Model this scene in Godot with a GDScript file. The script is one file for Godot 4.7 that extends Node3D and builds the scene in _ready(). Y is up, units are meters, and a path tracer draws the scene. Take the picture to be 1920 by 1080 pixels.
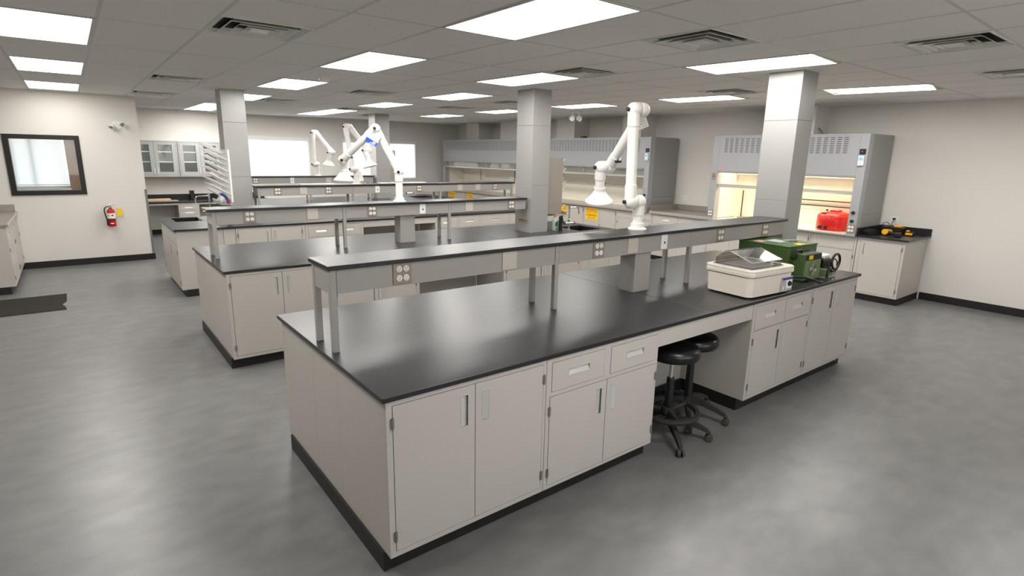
extends Node3D
# A university laboratory: long islands with black epoxy tops, reagent shelves, fume hoods.
# Lengths in metres. Plan coordinates: x along the islands, d across them (away from the camera), y up; V() turns them into Godot's axes.

const HC := 2.79          # ceiling height
const TOP := 0.914        # worktop height
var M := {}
var cache := {}
var used := {}


const LAMP_COLOR := Color8(255, 252, 247)
const LAMP_ENERGY := 2.2
const HOOD_ENERGY := 1.0


func _ready() -> void:
	var cam := Camera3D.new()
	cam.name = "camera"
	cam.fov = 54.32
	cam.near = 0.05; cam.far = 100.0
	cam.transform = Transform3D(Basis(Vector3(0.79195, 0.01954, 0.61027), Vector3(0.12541, 0.97297, -0.19391), Vector3(-0.59757, 0.2301, 0.76809)).orthonormalized(), Vector3(-0.9382, 1.9444, 2.0985))
	add_child(cam)
	cam.current = true
	var env := Environment.new()
	env.background_mode = Environment.BG_SKY
	var sky := ProceduralSkyMaterial.new()
	sky.sky_top_color = Color8(216, 222, 232); sky.sky_horizon_color = Color8(242, 240, 236)
	sky.ground_horizon_color = Color8(222, 216, 207); sky.ground_bottom_color = Color8(204, 196, 186)
	env.sky = Sky.new(); env.sky.sky_material = sky
	env.background_energy_multiplier = 4.0
	env.tonemap_mode = Environment.TONE_MAPPER_LINEAR
	env.tonemap_exposure = 1.38
	env.sdfgi_enabled = true; env.ssao_enabled = true; env.ssil_enabled = true
	var we := WorldEnvironment.new()
	we.name = "environment"; we.environment = env
	add_child(we)
	materials()
	room()
	ceiling_and_lights()
	front_island()
	second_island()
	far_islands()
	wall_benches()
	small_things()


func V(x: float, y: float, d: float) -> Vector3:
	return Vector3(x, y, -d)


# ------------------------------------------------------------------ mesh building
class MB:
	var v := PackedVector3Array()
	var n := PackedVector3Array()
	var T := Transform3D()

	func tri(a: Vector3, b: Vector3, c: Vector3, na: Vector3, nb: Vector3, nc: Vector3) -> void:
		for p in [a, c, b]: v.append(T * p)
		for p in [na, nc, nb]: n.append((T.basis * p).normalized())

	func flat(a: Vector3, b: Vector3, c: Vector3) -> void:
		var k := (b - a).cross(c - a)
		if k.length() > 1e-12: tri(a, b, c, k, k, k)

	func quad(a: Vector3, b: Vector3, c: Vector3, d: Vector3) -> void:   # counter-clockwise seen from outside
		flat(a, b, c); flat(a, c, d)

	func box(x0: float, y0: float, z0: float, x1: float, y1: float, z1: float, b := 0.0) -> MB:
		b = minf(b, 0.49 * minf(x1 - x0, minf(y1 - y0, z1 - z0)))
		var lo := Vector3(x0, y0, z0); var hi := Vector3(x1, y1, z1)
		for ax in 3:
			var u := (ax + 1) % 3; var w := (ax + 2) % 3
			for s in [0, 1]:
				var q := []
				for k in [[0, 0], [1, 0], [1, 1], [0, 1]]:
					var p := Vector3()
					p[ax] = hi[ax] if s else lo[ax]
					p[u] = hi[u] - b if k[0] else lo[u] + b
					p[w] = hi[w] - b if k[1] else lo[w] + b
					q.append(p)
				if s: quad(q[0], q[1], q[2], q[3])
				else: quad(q[3], q[2], q[1], q[0])
		if b > 0.0:
			for ax in 3:
				var u := (ax + 1) % 3; var w := (ax + 2) % 3
				for su in [0, 1]:
					for sw in [0, 1]:
						var e := []
						for k in 2:
							for g in 2:
								var p := Vector3()
								p[ax] = hi[ax] - b if g else lo[ax] + b
								p[u] = (hi[u] - (0.0 if k == 0 else b)) if su else (lo[u] + (0.0 if k == 0 else b))
								p[w] = (hi[w] - (b if k == 0 else 0.0)) if sw else (lo[w] + (b if k == 0 else 0.0))
								e.append(p)
						if su == sw: quad(e[0], e[2], e[3], e[1])
						else: quad(e[1], e[3], e[2], e[0])
			for sx in [0, 1]:
				for sy in [0, 1]:
					for sz in [0, 1]:
						var px := x1 if sx else x0; var py := y1 if sy else y0; var pz := z1 if sz else z0
						var ix := (x1 - b) if sx else (x0 + b); var iy := (y1 - b) if sy else (y0 + b); var iz := (z1 - b) if sz else (z0 + b)
						if (sx + sy + sz) % 2 == 1: flat(Vector3(px, iy, iz), Vector3(ix, py, iz), Vector3(ix, iy, pz))
						else: flat(Vector3(px, iy, iz), Vector3(ix, iy, pz), Vector3(ix, py, iz))
		return self

	func perf(x0: float, y0: float, x1: float, y1: float, holes: Array, z0: float, z1: float) -> MB:   # a sheet with rectangular holes [x0, y0, x1, y1]
		var xs := [x0, x1]; var ys := [y0, y1]
		for h in holes:
			for k in [0, 2]:
				if not xs.has(h[k]): xs.append(h[k])
				if not ys.has(h[k + 1]): ys.append(h[k + 1])
		xs.sort(); ys.sort()
		var nx := xs.size() - 1; var ny := ys.size() - 1
		var full := []
		for i in nx:
			var col := []
			for j in ny:
				var cx: float = (xs[i] + xs[i + 1]) / 2.0; var cy: float = (ys[j] + ys[j + 1]) / 2.0
				var ok := true
				for h in holes:
					if cx > h[0] and cx < h[2] and cy > h[1] and cy < h[3]: ok = false
				col.append(ok)
			full.append(col)
		for i in nx:
			for j in ny:
				if not full[i][j]: continue
				var a: float = xs[i]; var b: float = xs[i + 1]; var c: float = ys[j]; var d: float = ys[j + 1]
				quad(Vector3(a, c, z1), Vector3(b, c, z1), Vector3(b, d, z1), Vector3(a, d, z1))
				quad(Vector3(b, c, z0), Vector3(a, c, z0), Vector3(a, d, z0), Vector3(b, d, z0))
				if i == 0 or not full[i - 1][j]: quad(Vector3(a, c, z0), Vector3(a, c, z1), Vector3(a, d, z1), Vector3(a, d, z0))
				if i == nx - 1 or not full[i + 1][j]: quad(Vector3(b, c, z1), Vector3(b, c, z0), Vector3(b, d, z0), Vector3(b, d, z1))
				if j == 0 or not full[i][j - 1]: quad(Vector3(a, c, z0), Vector3(b, c, z0), Vector3(b, c, z1), Vector3(a, c, z1))
				if j == ny - 1 or not full[i][j + 1]: quad(Vector3(a, d, z1), Vector3(b, d, z1), Vector3(b, d, z0), Vector3(a, d, z0))
		return self

	func lathe(prof: Array, seg := 20, smooth := false) -> MB:   # profile of Vector2(r, y), from the bottom up, about the y axis
		var nn := []
		for i in prof.size() - 1:
			var t: Vector2 = prof[i + 1] - prof[i]
			nn.append(Vector2(t.y, -t.x).normalized())
		for i in prof.size() - 1:
			var p: Vector2 = prof[i]; var q: Vector2 = prof[i + 1]
			var np: Vector2 = nn[i]; var nq: Vector2 = nn[i]
			if smooth:
				if i > 0 and nn[i - 1].dot(nn[i]) > 0.5: np = (nn[i - 1] + nn[i]).normalized()
				if i < nn.size() - 1 and nn[i + 1].dot(nn[i]) > 0.5: nq = (nn[i + 1] + nn[i]).normalized()
			for k in seg:
				var a0 := TAU * k / seg; var a1 := TAU * (k + 1) / seg
				var c0 := Vector3(cos(a0), 0, -sin(a0)); var c1 := Vector3(cos(a1), 0, -sin(a1))
				var y := Vector3.UP
				var A := c0 * p.x + y * p.y; var B := c1 * p.x + y * p.y; var C := c1 * q.x + y * q.y; var D := c0 * q.x + y * q.y
				if p.x > 1e-6: tri(A, B, C, c0 * np.x + y * np.y, c1 * np.x + y * np.y, c1 * nq.x + y * nq.y)
				if q.x > 1e-6: tri(A, C, D, c0 * np.x + y * np.y, c1 * nq.x + y * nq.y, c0 * nq.x + y * nq.y)
		return self

	func along(a: Vector3, b: Vector3) -> MB:   # puts the y axis of what follows on the line from a to b
		var y := (b - a).normalized()
		var x := y.cross(Vector3(0.3, 0.2, 0.93) if absf(y.z) < 0.9 else Vector3.RIGHT).normalized()
		T = Transform3D(Basis(x, y, x.cross(y)), a)
		return self

	func rod(a: Vector3, b: Vector3, r: float, seg := 12, r2 := -1.0) -> MB:
		var keep := T
		var l := (b - a).length()
		along(a, b); T = keep * T
		lathe([Vector2(0, 0), Vector2(r, 0), Vector2(r if r2 < 0 else r2, l), Vector2(0, l)], seg)
		T = keep
		return self

	func tube(pts: Array, r: float, seg := 8) -> MB:
		var m := pts.size()
		var up := Vector3(0.31, 0.9, 0.22)
		var rings := []; var norms := []
		for i in m:
			var t: Vector3 = (pts[mini(i + 1, m - 1)] - pts[maxi(i - 1, 0)]).normalized()
			var x := up.cross(t).normalized()
			if x.length() < 0.1: x = Vector3.RIGHT.cross(t).normalized()
			up = t.cross(x).normalized()
			var ring := []; var nr := []
			for k in seg:
				var a := TAU * k / seg
				var d := x * cos(a) + up * sin(a)
				ring.append(pts[i] + d * r); nr.append(d)
			rings.append(ring); norms.append(nr)
		for i in m - 1:
			for k in seg:
				var k2 := (k + 1) % seg
				tri(rings[i][k], rings[i][k2], rings[i + 1][k2], norms[i][k], norms[i][k2], norms[i + 1][k2])
				tri(rings[i][k], rings[i + 1][k2], rings[i + 1][k], norms[i][k], norms[i + 1][k2], norms[i + 1][k])
		for k in range(1, seg - 1):
			flat(rings[0][0], rings[0][k + 1], rings[0][k])
			flat(rings[m - 1][0], rings[m - 1][k], rings[m - 1][k + 1])
		return self

	func prism(poly: PackedVector2Array, z0: float, z1: float) -> MB:   # a counter-clockwise outline in x, y pulled from z0 to z1
		var t := Geometry2D.triangulate_polygon(poly)
		if Geometry2D.is_polygon_clockwise(poly): poly.reverse(); t = Geometry2D.triangulate_polygon(poly)
		for i in range(0, t.size(), 3):
			var a := poly[t[i]]; var b := poly[t[i + 1]]; var c := poly[t[i + 2]]
			if (b - a).cross(c - a) < 0: var s := b; b = c; c = s
			flat(Vector3(a.x, a.y, z1), Vector3(b.x, b.y, z1), Vector3(c.x, c.y, z1))
			flat(Vector3(a.x, a.y, z0), Vector3(c.x, c.y, z0), Vector3(b.x, b.y, z0))
		var m := poly.size()
		for i in m:
			var a := poly[i]; var b := poly[(i + 1) % m]
			quad(Vector3(a.x, a.y, z0), Vector3(b.x, b.y, z0), Vector3(b.x, b.y, z1), Vector3(a.x, a.y, z1))
		return self

	func mesh(onto: ArrayMesh = null) -> ArrayMesh:
		var a := []
		a.resize(Mesh.ARRAY_MAX)
		a[Mesh.ARRAY_VERTEX] = v; a[Mesh.ARRAY_NORMAL] = n
		var m := onto if onto else ArrayMesh.new()
		m.add_surface_from_arrays(Mesh.PRIMITIVE_TRIANGLES, a)
		return m


func bx(x0: float, y0: float, z0: float, x1: float, y1: float, z1: float, b := 0.0) -> Mesh:
	return MB.new().box(x0, y0, z0, x1, y1, z1, b).mesh()


func turned(ax: Vector3, deg: float, o := Vector3.ZERO) -> Transform3D:
	return Transform3D(Basis(ax, deg_to_rad(deg)), o)


# ------------------------------------------------------------------ objects
func numbered(called: String) -> String:
	if not used.has(called):
		used[called] = 0
		return called
	used[called] += 1
	return "%s_%03d" % [called, used[called]]


func tag(o: Node3D, label: String, category: String, group := "") -> Node3D:
	o.set_meta("label", label); o.set_meta("category", category)
	if group: o.set_meta("group", group)
	return o


func obj(called: String, m: Mesh, material, parent: Node3D = self) -> MeshInstance3D:
	var o := MeshInstance3D.new()
	o.mesh = m
	if material is Array:
		for i in material.size(): o.set_surface_override_material(i, material[i])
	else:
		o.material_override = material
	o.name = numbered(called) if parent == self else called
	parent.add_child(o, true)
	return o


func thing(called: String, label: String, category: String, at := Vector3.ZERO, turn := 0.0, group := "") -> Node3D:
	var o := Node3D.new()
	o.name = numbered(called)
	add_child(o)
	o.position = at; o.rotation.y = deg_to_rad(turn)
	tag(o, label, category, group)
	return o


func struct(called: String, m: Mesh, material, parent: Node3D = self) -> MeshInstance3D:
	var o := obj(called, m, material, parent)
	if parent == self:
		o.name = called
		o.set_meta("kind", "structure")
	return o


func mat(called: String, c: Color, rough: float, metal := 0.0, spec := 0.5) -> StandardMaterial3D:
	var m := StandardMaterial3D.new()
	m.resource_name = called; m.albedo_color = c; m.roughness = rough; m.metallic = metal; m.metallic_specular = spec
	M[called] = m
	return m


func noise_tex(size: int, freq: float, seed_: int, lo: Color, hi: Color, oct := 4, mid = null) -> NoiseTexture2D:
	var f := FastNoiseLite.new()
	f.seed = seed_; f.frequency = freq; f.fractal_octaves = oct
	var t := NoiseTexture2D.new()
	t.width = size; t.height = size; t.seamless = true; t.noise = f
	var g := Gradient.new()
	g.set_color(0, lo); g.set_color(1, hi)
	if mid != null: g.add_point(0.5, mid)
	t.color_ramp = g
	return t


func triplanar(m: StandardMaterial3D, t: Texture2D, s: Vector3) -> void:
	m.albedo_texture = t; m.uv1_triplanar = true; m.uv1_world_triplanar = true; m.uv1_scale = s


func materials() -> void:
	var fl := mat("floor_vinyl", Color(1, 1, 1), 0.36, 0.0, 0.5)
	triplanar(fl, noise_tex(1024, 0.012, 3, Color8(112, 112, 112), Color8(129, 128, 127), 6, Color8(120, 120, 120)), Vector3(0.22, 0.22, 0.4))
	fl.detail_enabled = true
	fl.detail_blend_mode = BaseMaterial3D.BLEND_MODE_MUL
	fl.detail_albedo = noise_tex(512, 0.03, 9, Color8(236, 236, 236), Color8(255, 255, 255), 3)
	fl.roughness_texture = noise_tex(512, 0.02, 5, Color8(215, 215, 215), Color8(255, 255, 255), 5)
	fl.roughness_texture_channel = BaseMaterial3D.TEXTURE_CHANNEL_RED
	fl.roughness = 0.36
	mat("wall_paint", Color8(226, 223, 217), 0.75, 0.0, 0.3)
	triplanar(mat("tile", Color(1, 1, 1), 0.95, 0.0, 0.2), noise_tex(512, 0.12, 21, Color8(236, 234, 230), Color8(243, 241, 237), 3), Vector3(1.5, 1.5, 1.5))
	mat("tbar", Color8(206, 205, 200), 0.5)
	mat("cabinet", Color8(190, 185, 178), 0.42, 0.0, 0.45)
	mat("pull", Color8(205, 203, 198), 0.3, 0.2)
	mat("hinge", Color8(150, 144, 136), 0.35, 0.6)
	mat("toe", Color8(26, 23, 21), 0.55)
	var ep := mat("epoxy", Color8(36, 36, 38), 0.32, 0.0, 0.48)
	ep.roughness_texture = noise_tex(512, 0.03, 14, Color8(232, 232, 232), Color8(255, 255, 255), 4)
	ep.roughness_texture_channel = BaseMaterial3D.TEXTURE_CHANNEL_RED
	ep.uv1_triplanar = true; ep.uv1_world_triplanar = true
	mat("sink", Color8(16, 16, 17), 0.4)
	mat("frame_gray", Color8(163, 160, 156), 0.38, 0.1, 0.5)
	mat("column", Color8(168, 167, 166), 0.36, 0.3, 0.5)
	mat("hood", Color8(163, 164, 167), 0.4, 0.1, 0.5)
	mat("hood_side", Color8(146, 146, 145), 0.4, 0.1, 0.5)
	mat("louver_dark", Color8(100, 101, 104), 0.7)
	mat("liner", Color8(232, 226, 210), 0.5)
	mat("slot_dark", Color8(40, 34, 26), 0.8)
	mat("steel", Color8(206, 202, 196), 0.32, 0.65)
	mat("steel_dull", Color8(166, 160, 152), 0.42, 0.5)
	mat("plate_steel", Color8(150, 139, 126), 0.4, 0.3)
	mat("plate_light", Color8(200, 193, 184), 0.4, 0.2)
	mat("chrome", Color8(215, 215, 215), 0.12, 1.0)
	mat("white_plastic", Color8(236, 236, 233), 0.38)
	mat("arm_white", Color8(238, 236, 232), 0.32)
	mat("black_plastic", Color8(22, 22, 23), 0.4)
	mat("black_vinyl", Color8(18, 18, 19), 0.3)
	mat("black_dusty", Color8(44, 41, 38), 0.75)
	mat("caster", Color8(72, 64, 56), 0.7)
	mat("red_paint", Color8(196, 26, 20), 0.25)
	mat("red_plastic", Color8(196, 28, 40), 0.35)
	mat("green_knob", Color8(16, 84, 60), 0.4)
	mat("machine_green", Color8(66, 92, 42), 0.35)
	mat("machine_green_light", Color8(112, 132, 86), 0.4)
	mat("yellow", Color8(248, 208, 10), 0.5)
	mat("tool_yellow", Color8(246, 178, 12), 0.4)
	mat("sign_red", Color8(206, 74, 14), 0.6)
	mat("cream_plastic", Color8(226, 218, 206), 0.4)
	mat("label_blue", Color8(40, 60, 140), 0.4)
	mat("tag_blue", Color8(18, 84, 214), 0.5)
	mat("label_gray", Color8(176, 178, 184), 0.4)
	mat("label_pink", Color8(206, 150, 150), 0.5)
	mat("paper", Color8(240, 240, 238), 0.7)
	mat("orange", Color8(238, 104, 40), 0.45)
	mat("wood", Color8(216, 182, 142), 0.55)
	mat("window_black", Color8(24, 21, 20), 0.4)
	mat("window_white", Color8(236, 237, 236), 0.4)
	mat("vent", Color8(226, 226, 222), 0.4, 0.1).cull_mode = BaseMaterial3D.CULL_DISABLED
	mat("vent_dark", Color8(30, 30, 30), 0.8)
	mat("brass", Color8(196, 156, 84), 0.3, 0.9)
	mat("corner_guard", Color8(128, 130, 128), 0.4, 0.4)
	mat("cabinet_dark", Color8(44, 43, 41), 0.7)
	mat("cabinet_gray", Color8(172, 172, 171), 0.42)
	mat("dust_brown", Color8(190, 170, 140), 0.7)
	triplanar(mat("mat_carpet", Color(1, 1, 1), 0.95, 0.0, 0.1), noise_tex(512, 0.25, 31, Color8(44, 43, 41), Color8(74, 72, 68), 3), Vector3(2, 2, 2))
	triplanar(mat("old_wood", Color(1, 1, 1), 0.7, 0.0, 0.3), noise_tex(512, 0.03, 44, Color8(112, 70, 38), Color8(170, 116, 70), 4), Vector3(3.0, 0.5, 3.0))
	var g := mat("glass", Color(0.9, 0.95, 0.93, 0.06), 0.04)
	g.transparency = BaseMaterial3D.TRANSPARENCY_ALPHA
	var sm := mat("smoked_cover", Color(0.30, 0.28, 0.26, 0.45), 0.05)
	sm.transparency = BaseMaterial3D.TRANSPARENCY_ALPHA
	var bt := mat("clear_plastic", Color(0.86, 0.93, 0.88, 0.35), 0.08)
	bt.transparency = BaseMaterial3D.TRANSPARENCY_ALPHA
	var sh := mat("shade_cloth", Color8(240, 242, 243), 0.8)
	sh.backlight_enabled = true; sh.backlight = Color(1, 1, 1)
	var sb := mat("shade_blue", Color8(206, 226, 230), 0.8)
	sb.backlight_enabled = true; sb.backlight = Color(1, 1, 1)
	var le := mat("lamp_lens", Color8(250, 250, 246), 0.5)
	le.emission_enabled = true; le.emission = Color8(255, 251, 244); le.emission_energy_multiplier = 3.0
	var hl := mat("hood_lamp_lens", Color8(255, 240, 210), 0.5)
	hl.emission_enabled = true; hl.emission = Color8(255, 236, 206); hl.emission_energy_multiplier = 1.6
	var sc := mat("monitor_screen", Color8(120, 170, 230), 0.4)
	sc.emission_enabled = true; sc.emission = Color8(120, 175, 235); sc.emission_energy_multiplier = 0.35


# ------------------------------------------------------------------ cabinets
func pull_mesh(w: float, h: float, deep: String) -> Mesh:   # a recessed pull: one sloping face, deepest at the side named
	var key := "pull%.3f%.3f%s" % [w, h, deep]
	if cache.has(key): return cache[key]
	var b := MB.new()
	var z := -0.013
	var p := [Vector3(0, 0, 0), Vector3(w, 0, 0), Vector3(w, h, 0), Vector3(0, h, 0)]
	var a: Vector3; var c: Vector3; var d: Vector3; var e: Vector3   # a, c on the shallow side, d, e over the deep side
	match deep:
		"t": a = p[0]; c = p[1]; d = p[2]; e = p[3]
		"r": a = p[3]; c = p[0]; d = p[1]; e = p[2]
		_: a = p[1]; c = p[2]; d = p[3]; e = p[0]
	var q := Vector3(0, 0, z)
	b.quad(a, c, d + q, e + q)
	b.quad(e + q, d + q, d, e)
	b.flat(c, d, d + q); b.flat(a, e + q, e)
	# a thin rim round the opening
	var r := 0.004
	b.perf(-r, -r, w + r, h + r, [[0, 0, w, h]], -0.001, 0.0012)
	cache[key] = b.mesh()
	return cache[key]


func leaf(parent: Node3D, called: String, r: Array, z0: float, z1: float, material, pull: Array, hinges: Array, hinge_side := 0) -> void:   # a door or drawer front with its pull and hinges
	var w: float = r[2] - r[0]; var h: float = r[3] - r[1]
	var key := "leaf%.3f_%.3f_%s_%.3f" % [w, h, str(pull), z1 - z0]
	if not cache.has(key):
		var b := MB.new()
		if pull: b.perf(0, 0, w, h, [[pull[0], pull[1], pull[0] + pull[2], pull[1] + pull[3]]], z0 - z1, 0)
		else: b.box(0, 0, z0 - z1, w, h, 0, 0.0015)
		cache[key] = b.mesh()
	var o := obj(called, cache[key], material, parent)
	o.position = Vector3(r[0], r[1], z1)
	if pull:
		var p := obj("handle", pull_mesh(pull[2], pull[3], pull[4]), M.pull, o)
		p.position = Vector3(pull[0], pull[1], 0)
	for y in hinges:
		if not cache.has("hinge"): cache.hinge = MB.new().rod(Vector3(0, 0, 0), Vector3(0, 0.055, 0), 0.0055, 8).box(-0.009, 0.004, -0.004, 0.009, 0.051, 0.001).mesh()
		var k := obj("hinge", cache.hinge, M.hinge, o)
		k.position = Vector3(-0.004 if hinge_side < 0 else w + 0.004, y, 0.003)


func cabinet(label: String, at: Vector3, turn: float, w: float, fronts: Array, opt := {}) -> Node3D:
	# fronts: [kind, x0, y0, x1, y1, hinge side -1 / 1 / 0]; local x along the front, z out of it, the front plane at z = 0
	var h: float = opt.get("h", TOP - 0.0255); var dep: float = opt.get("dep", 0.58); var y0: float = opt.get("y0", 0.1)
	var paint = opt.get("paint", M.cabinet)
	var t := thing(opt.get("called", "base_cabinet"), label, "cabinet", at, turn, opt.get("group", ""))
	if opt.get("hollow", false):
		obj("body", MB.new().box(0.0008, y0, -dep, w - 0.0008, y0 + 0.02, -0.021).box(0.0008, y0 + 0.02, -dep, 0.02, h, -0.021).box(w - 0.02, y0 + 0.02, -dep, w - 0.0008, h, -0.021).box(0.02, y0 + 0.02, -dep, w - 0.02, h, -dep + 0.02).box(0.02, y0 + 0.02, -0.03, w - 0.02, h, -0.0212).mesh(), paint, t)
	else:
		obj("body", bx(0.0008, y0, -dep, w - 0.0008, h, -0.021, 0.001), paint, t)
	var holes := []
	for f in fronts: holes.append([f[1] - 0.003, f[2] - 0.003, f[3] + 0.003, f[4] + 0.003])
	obj("face_frame", MB.new().perf(0.0008, y0, w - 0.0008, h, holes, -0.021, 0).mesh(), paint, t)
	if y0 > 0.0 and not opt.get("no_toe", false): obj("toe_kick", bx(0.0, 0, -dep + 0.01, w, y0, -0.055), M.toe, t)
	for f in fronts:
		var r := [f[1], f[2], f[3], f[4]]
		var fw: float = r[2] - r[0]; var fh: float = r[3] - r[1]
		match f[0]:
			"door":
				var px: float = fw - 0.08 if f[5] < 0 else 0.04
				leaf(t, "door", r, -0.018, 0.0015, paint, [px, fh - 0.205, 0.04, 0.16, "r" if f[5] < 0 else "l"] if f.size() < 7 else [], [0.05, fh - 0.11], f[5])
			"drawer":
				leaf(t, "drawer", r, -0.018, 0.0015, paint, [fw / 2 - 0.08, fh * 0.5 - 0.012, 0.16, 0.036, "t"], [])
			"panel":
				leaf(t, "panel", r, -0.018, 0.0015, paint, [], [])
	return t


func pair(x0: float, x1: float, y0: float, y1: float) -> Array:   # a pair of doors
	var m := (x0 + x1) / 2.0
	return [["door", x0, y0, m - 0.002, y1, -1], ["door", m + 0.002, y0, x1, y1, 1]]


func two_over_two(w: float) -> Array:
	var e := 0.045; var m := w / 2.0
	return [["drawer", e, 0.69, m - 0.023, 0.858, 0], ["drawer", m + 0.023, 0.69, w - e, 0.858, 0]] + pair(e, w - e, 0.13, 0.665)


func slab(called: String, label: String, x0: float, x1: float, d0: float, d1: float, y1 := TOP, th := 0.0255, hole := [], material = null) -> Node3D:
	var t := thing(called, label, "worktop", V(x0, y1 - th, d0))
	material = material if material else M.epoxy
	if hole:
		var b := MB.new()
		b.T = turned(Vector3.RIGHT, -90)
		b.perf(0, 0, x1 - x0, d1 - d0, [[hole[0] - x0, hole[2] - d0, hole[1] - x0, hole[3] - d0]], 0, th)
		obj("top", b.mesh(), material, t)
	else:
		obj("top", bx(0, 0, -(d1 - d0), x1 - x0, th, 0, 0.0025), material, t)
	return t


func sink(label: String, hole: Array) -> void:
	var t := thing("sink", label, "sink", V(hole[0], TOP - 0.2755, hole[2]))
	var s := MB.new()
	var c: float = hole[1] - hole[0]; var f: float = -(hole[3] - hole[2])
	var o := 0.012
	s.box(-o, 0, f - o, c + o, 0.015, o)
	s.box(-o, 0.015, f - o, 0, 0.25, o); s.box(c, 0.015, f - o, c + o, 0.25, o)
	s.box(0, 0.015, f - o, c, 0.25, f); s.box(0, 0.015, 0, c, 0.25, o)
	obj("basin", s.mesh(), M.sink, t)
	obj("drain", MB.new().rod(Vector3(c / 2, 0.015, f / 2), Vector3(c / 2, 0.02, f / 2), 0.04, 16).mesh(), M.steel, t)


# ------------------------------------------------------------------ reagent shelves
func receptacle() -> Mesh:
	if not cache.has("rec"):
		var b := MB.new()
		b.T = turned(Vector3.RIGHT, 90)
		b.lathe([Vector2(0.0178, 0), Vector2(0.0178, 0.003), Vector2(0.0158, 0.0045), Vector2(0, 0.0045)], 20)
		var m := b.mesh()
		var s := MB.new()
		s.box(-0.0075, 0.001, 0.004, -0.0052, 0.010, 0.0052); s.box(0.0052, 0.0015, 0.004, 0.0075, 0.0095, 0.0052)
		s.box(-0.0025, -0.010, 0.004, 0.0025, -0.005, 0.0052)
		cache.rec = s.mesh(m)
	return cache.rec


func wall_plate(kind: String, parent: Node3D, at: Vector3) -> Node3D:
	var k := "plate" + kind
	if not cache.has(k):
		var b := MB.new()
		var w := 0.039 if kind == "data" else 0.057
		b.box(-w, -0.06, 0, w, 0.06, 0.006, 0.002)
		if kind == "blank":
			for p in [[-0.025, 0.042], [0.025, 0.042], [-0.025, -0.042], [0.025, -0.042]]:
				b.box(p[0] - 0.0035, p[1] - 0.0035, 0.006, p[0] + 0.0035, p[1] + 0.0035, 0.0078, 0.001)
		cache[k] = b.mesh()
	var o := obj({"outlet": "outlet_plate", "white": "outlet_plate", "blank": "blank_plate", "data": "data_plate"}[kind], cache[k], M.white_plastic if kind in ["data", "white"] else M.plate_steel if kind == "outlet" else M.plate_light, parent)
	o.position = at
	if kind in ["outlet", "white"]:
		for p in [[-0.021, 0.0255], [0.021, 0.0255], [-0.021, -0.0255], [0.021, -0.0255]]:
			var r := obj("receptacle", receptacle(), [M.white_plastic, M.black_plastic], o)
			r.position = Vector3(p[0], p[1], 0.006)
	elif kind == "data":
		var r := obj("jack", bx(-0.009, -0.017, 0.005, 0.008, 0.001, 0.009, 0.001), M.label_blue, o)
		r.position = Vector3(0.004, 0, 0)
		obj("screw", bx(-0.004, 0.016, 0.005, 0.004, 0.023, 0.0075, 0.001), M.dust_brown, o)
	return o


func reagent_shelf(label: String, x0: float, x1: float, d0: float, ytop: float, legs: Array, plates: Array, riser: Array, split: float) -> void:
	var t := thing("reagent_shelf", label, "shelf", V(x0, TOP, d0))
	var H := ytop - TOP; var th := 0.0245; var dep := 0.31
	var L := x1 - x0
	if split > 0:
		obj("shelf_board", bx(0, H - th, -dep, split - x0 - 0.001, H, 0, 0.0025), M.epoxy, t)
		obj("shelf_board", bx(split - x0 + 0.001, H - th, -dep, L, H, 0, 0.0025), M.epoxy, t)
	else:
		obj("shelf_board", bx(0, H - th, -dep, L, H, 0, 0.0025), M.epoxy, t)
	var ya := H - 0.152; var yb := H - th
	var lw := 0.034
	for x in legs:
		for z in [-0.018, -dep + 0.052]:
			obj("leg", bx(x - x0 - lw / 2, 0, z - lw, x - x0 + lw / 2, yb, z, 0.002), M.frame_gray, t)
	var xs := legs.duplicate()
	for i in xs.size():
		var a: float = xs[i] - x0 + lw / 2 + 0.002
		var b: float = (xs[i + 1] - x0 - lw / 2 - 0.002) if i + 1 < xs.size() else L - 0.012
		if b - a > 0.05:
			obj("apron_panel", bx(a, ya, -0.045, b, yb, -0.0205, 0.001), M.frame_gray, t)
			obj("apron_panel", bx(a, ya, -dep + 0.021, b, yb, -dep + 0.045, 0.001), M.frame_gray, t)
	for x in [legs[0] - x0, L - 0.03]:
		obj("end_panel", bx(x - 0.015, ya, -dep + 0.054, x + 0.0, yb, -0.054, 0.001), M.frame_gray, t)
	if riser:
		obj("service_riser", bx(riser[0] - x0, 0, -0.20, riser[1] - x0, yb, -0.048, 0.002), M.frame_gray, t)
		obj("riser_trim", bx(riser[1] - x0, 0, -0.2, riser[1] - x0 + 0.025, yb, -0.056, 0.001), M.frame_gray, t)
	for p in plates:
		wall_plate(p[0], t, Vector3(p[1] - x0, H - 0.083, -0.0206))


func column(label: String, x0: float, x1: float, d0: float, d1: float, y0: float) -> void:
	var t := thing("column", label, "column", V(x0, y0, d0))
	var w := x1 - x0; var d := d1 - d0
	var ys := [y0, 1.553, 2.333, HC]
	obj("core", bx(0.006, 0, -d + 0.006, w - 0.006, HC - y0, -0.006), M.louver_dark, t)
	for i in 3:
		obj("cladding_panel", bx(0, ys[i] - y0, -d, w, ys[i + 1] - y0 - (0.002 if i < 2 else 0.0), 0, 0.0015), M.column, t)
		for y in [ys[i] - y0 + 0.05, ys[i + 1] - y0 - 0.05]:
			obj("screw", MB.new().rod(Vector3(0.02, y, 0), Vector3(0.02, y, 0.003), 0.005, 8).mesh(), M.steel, t)


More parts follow.
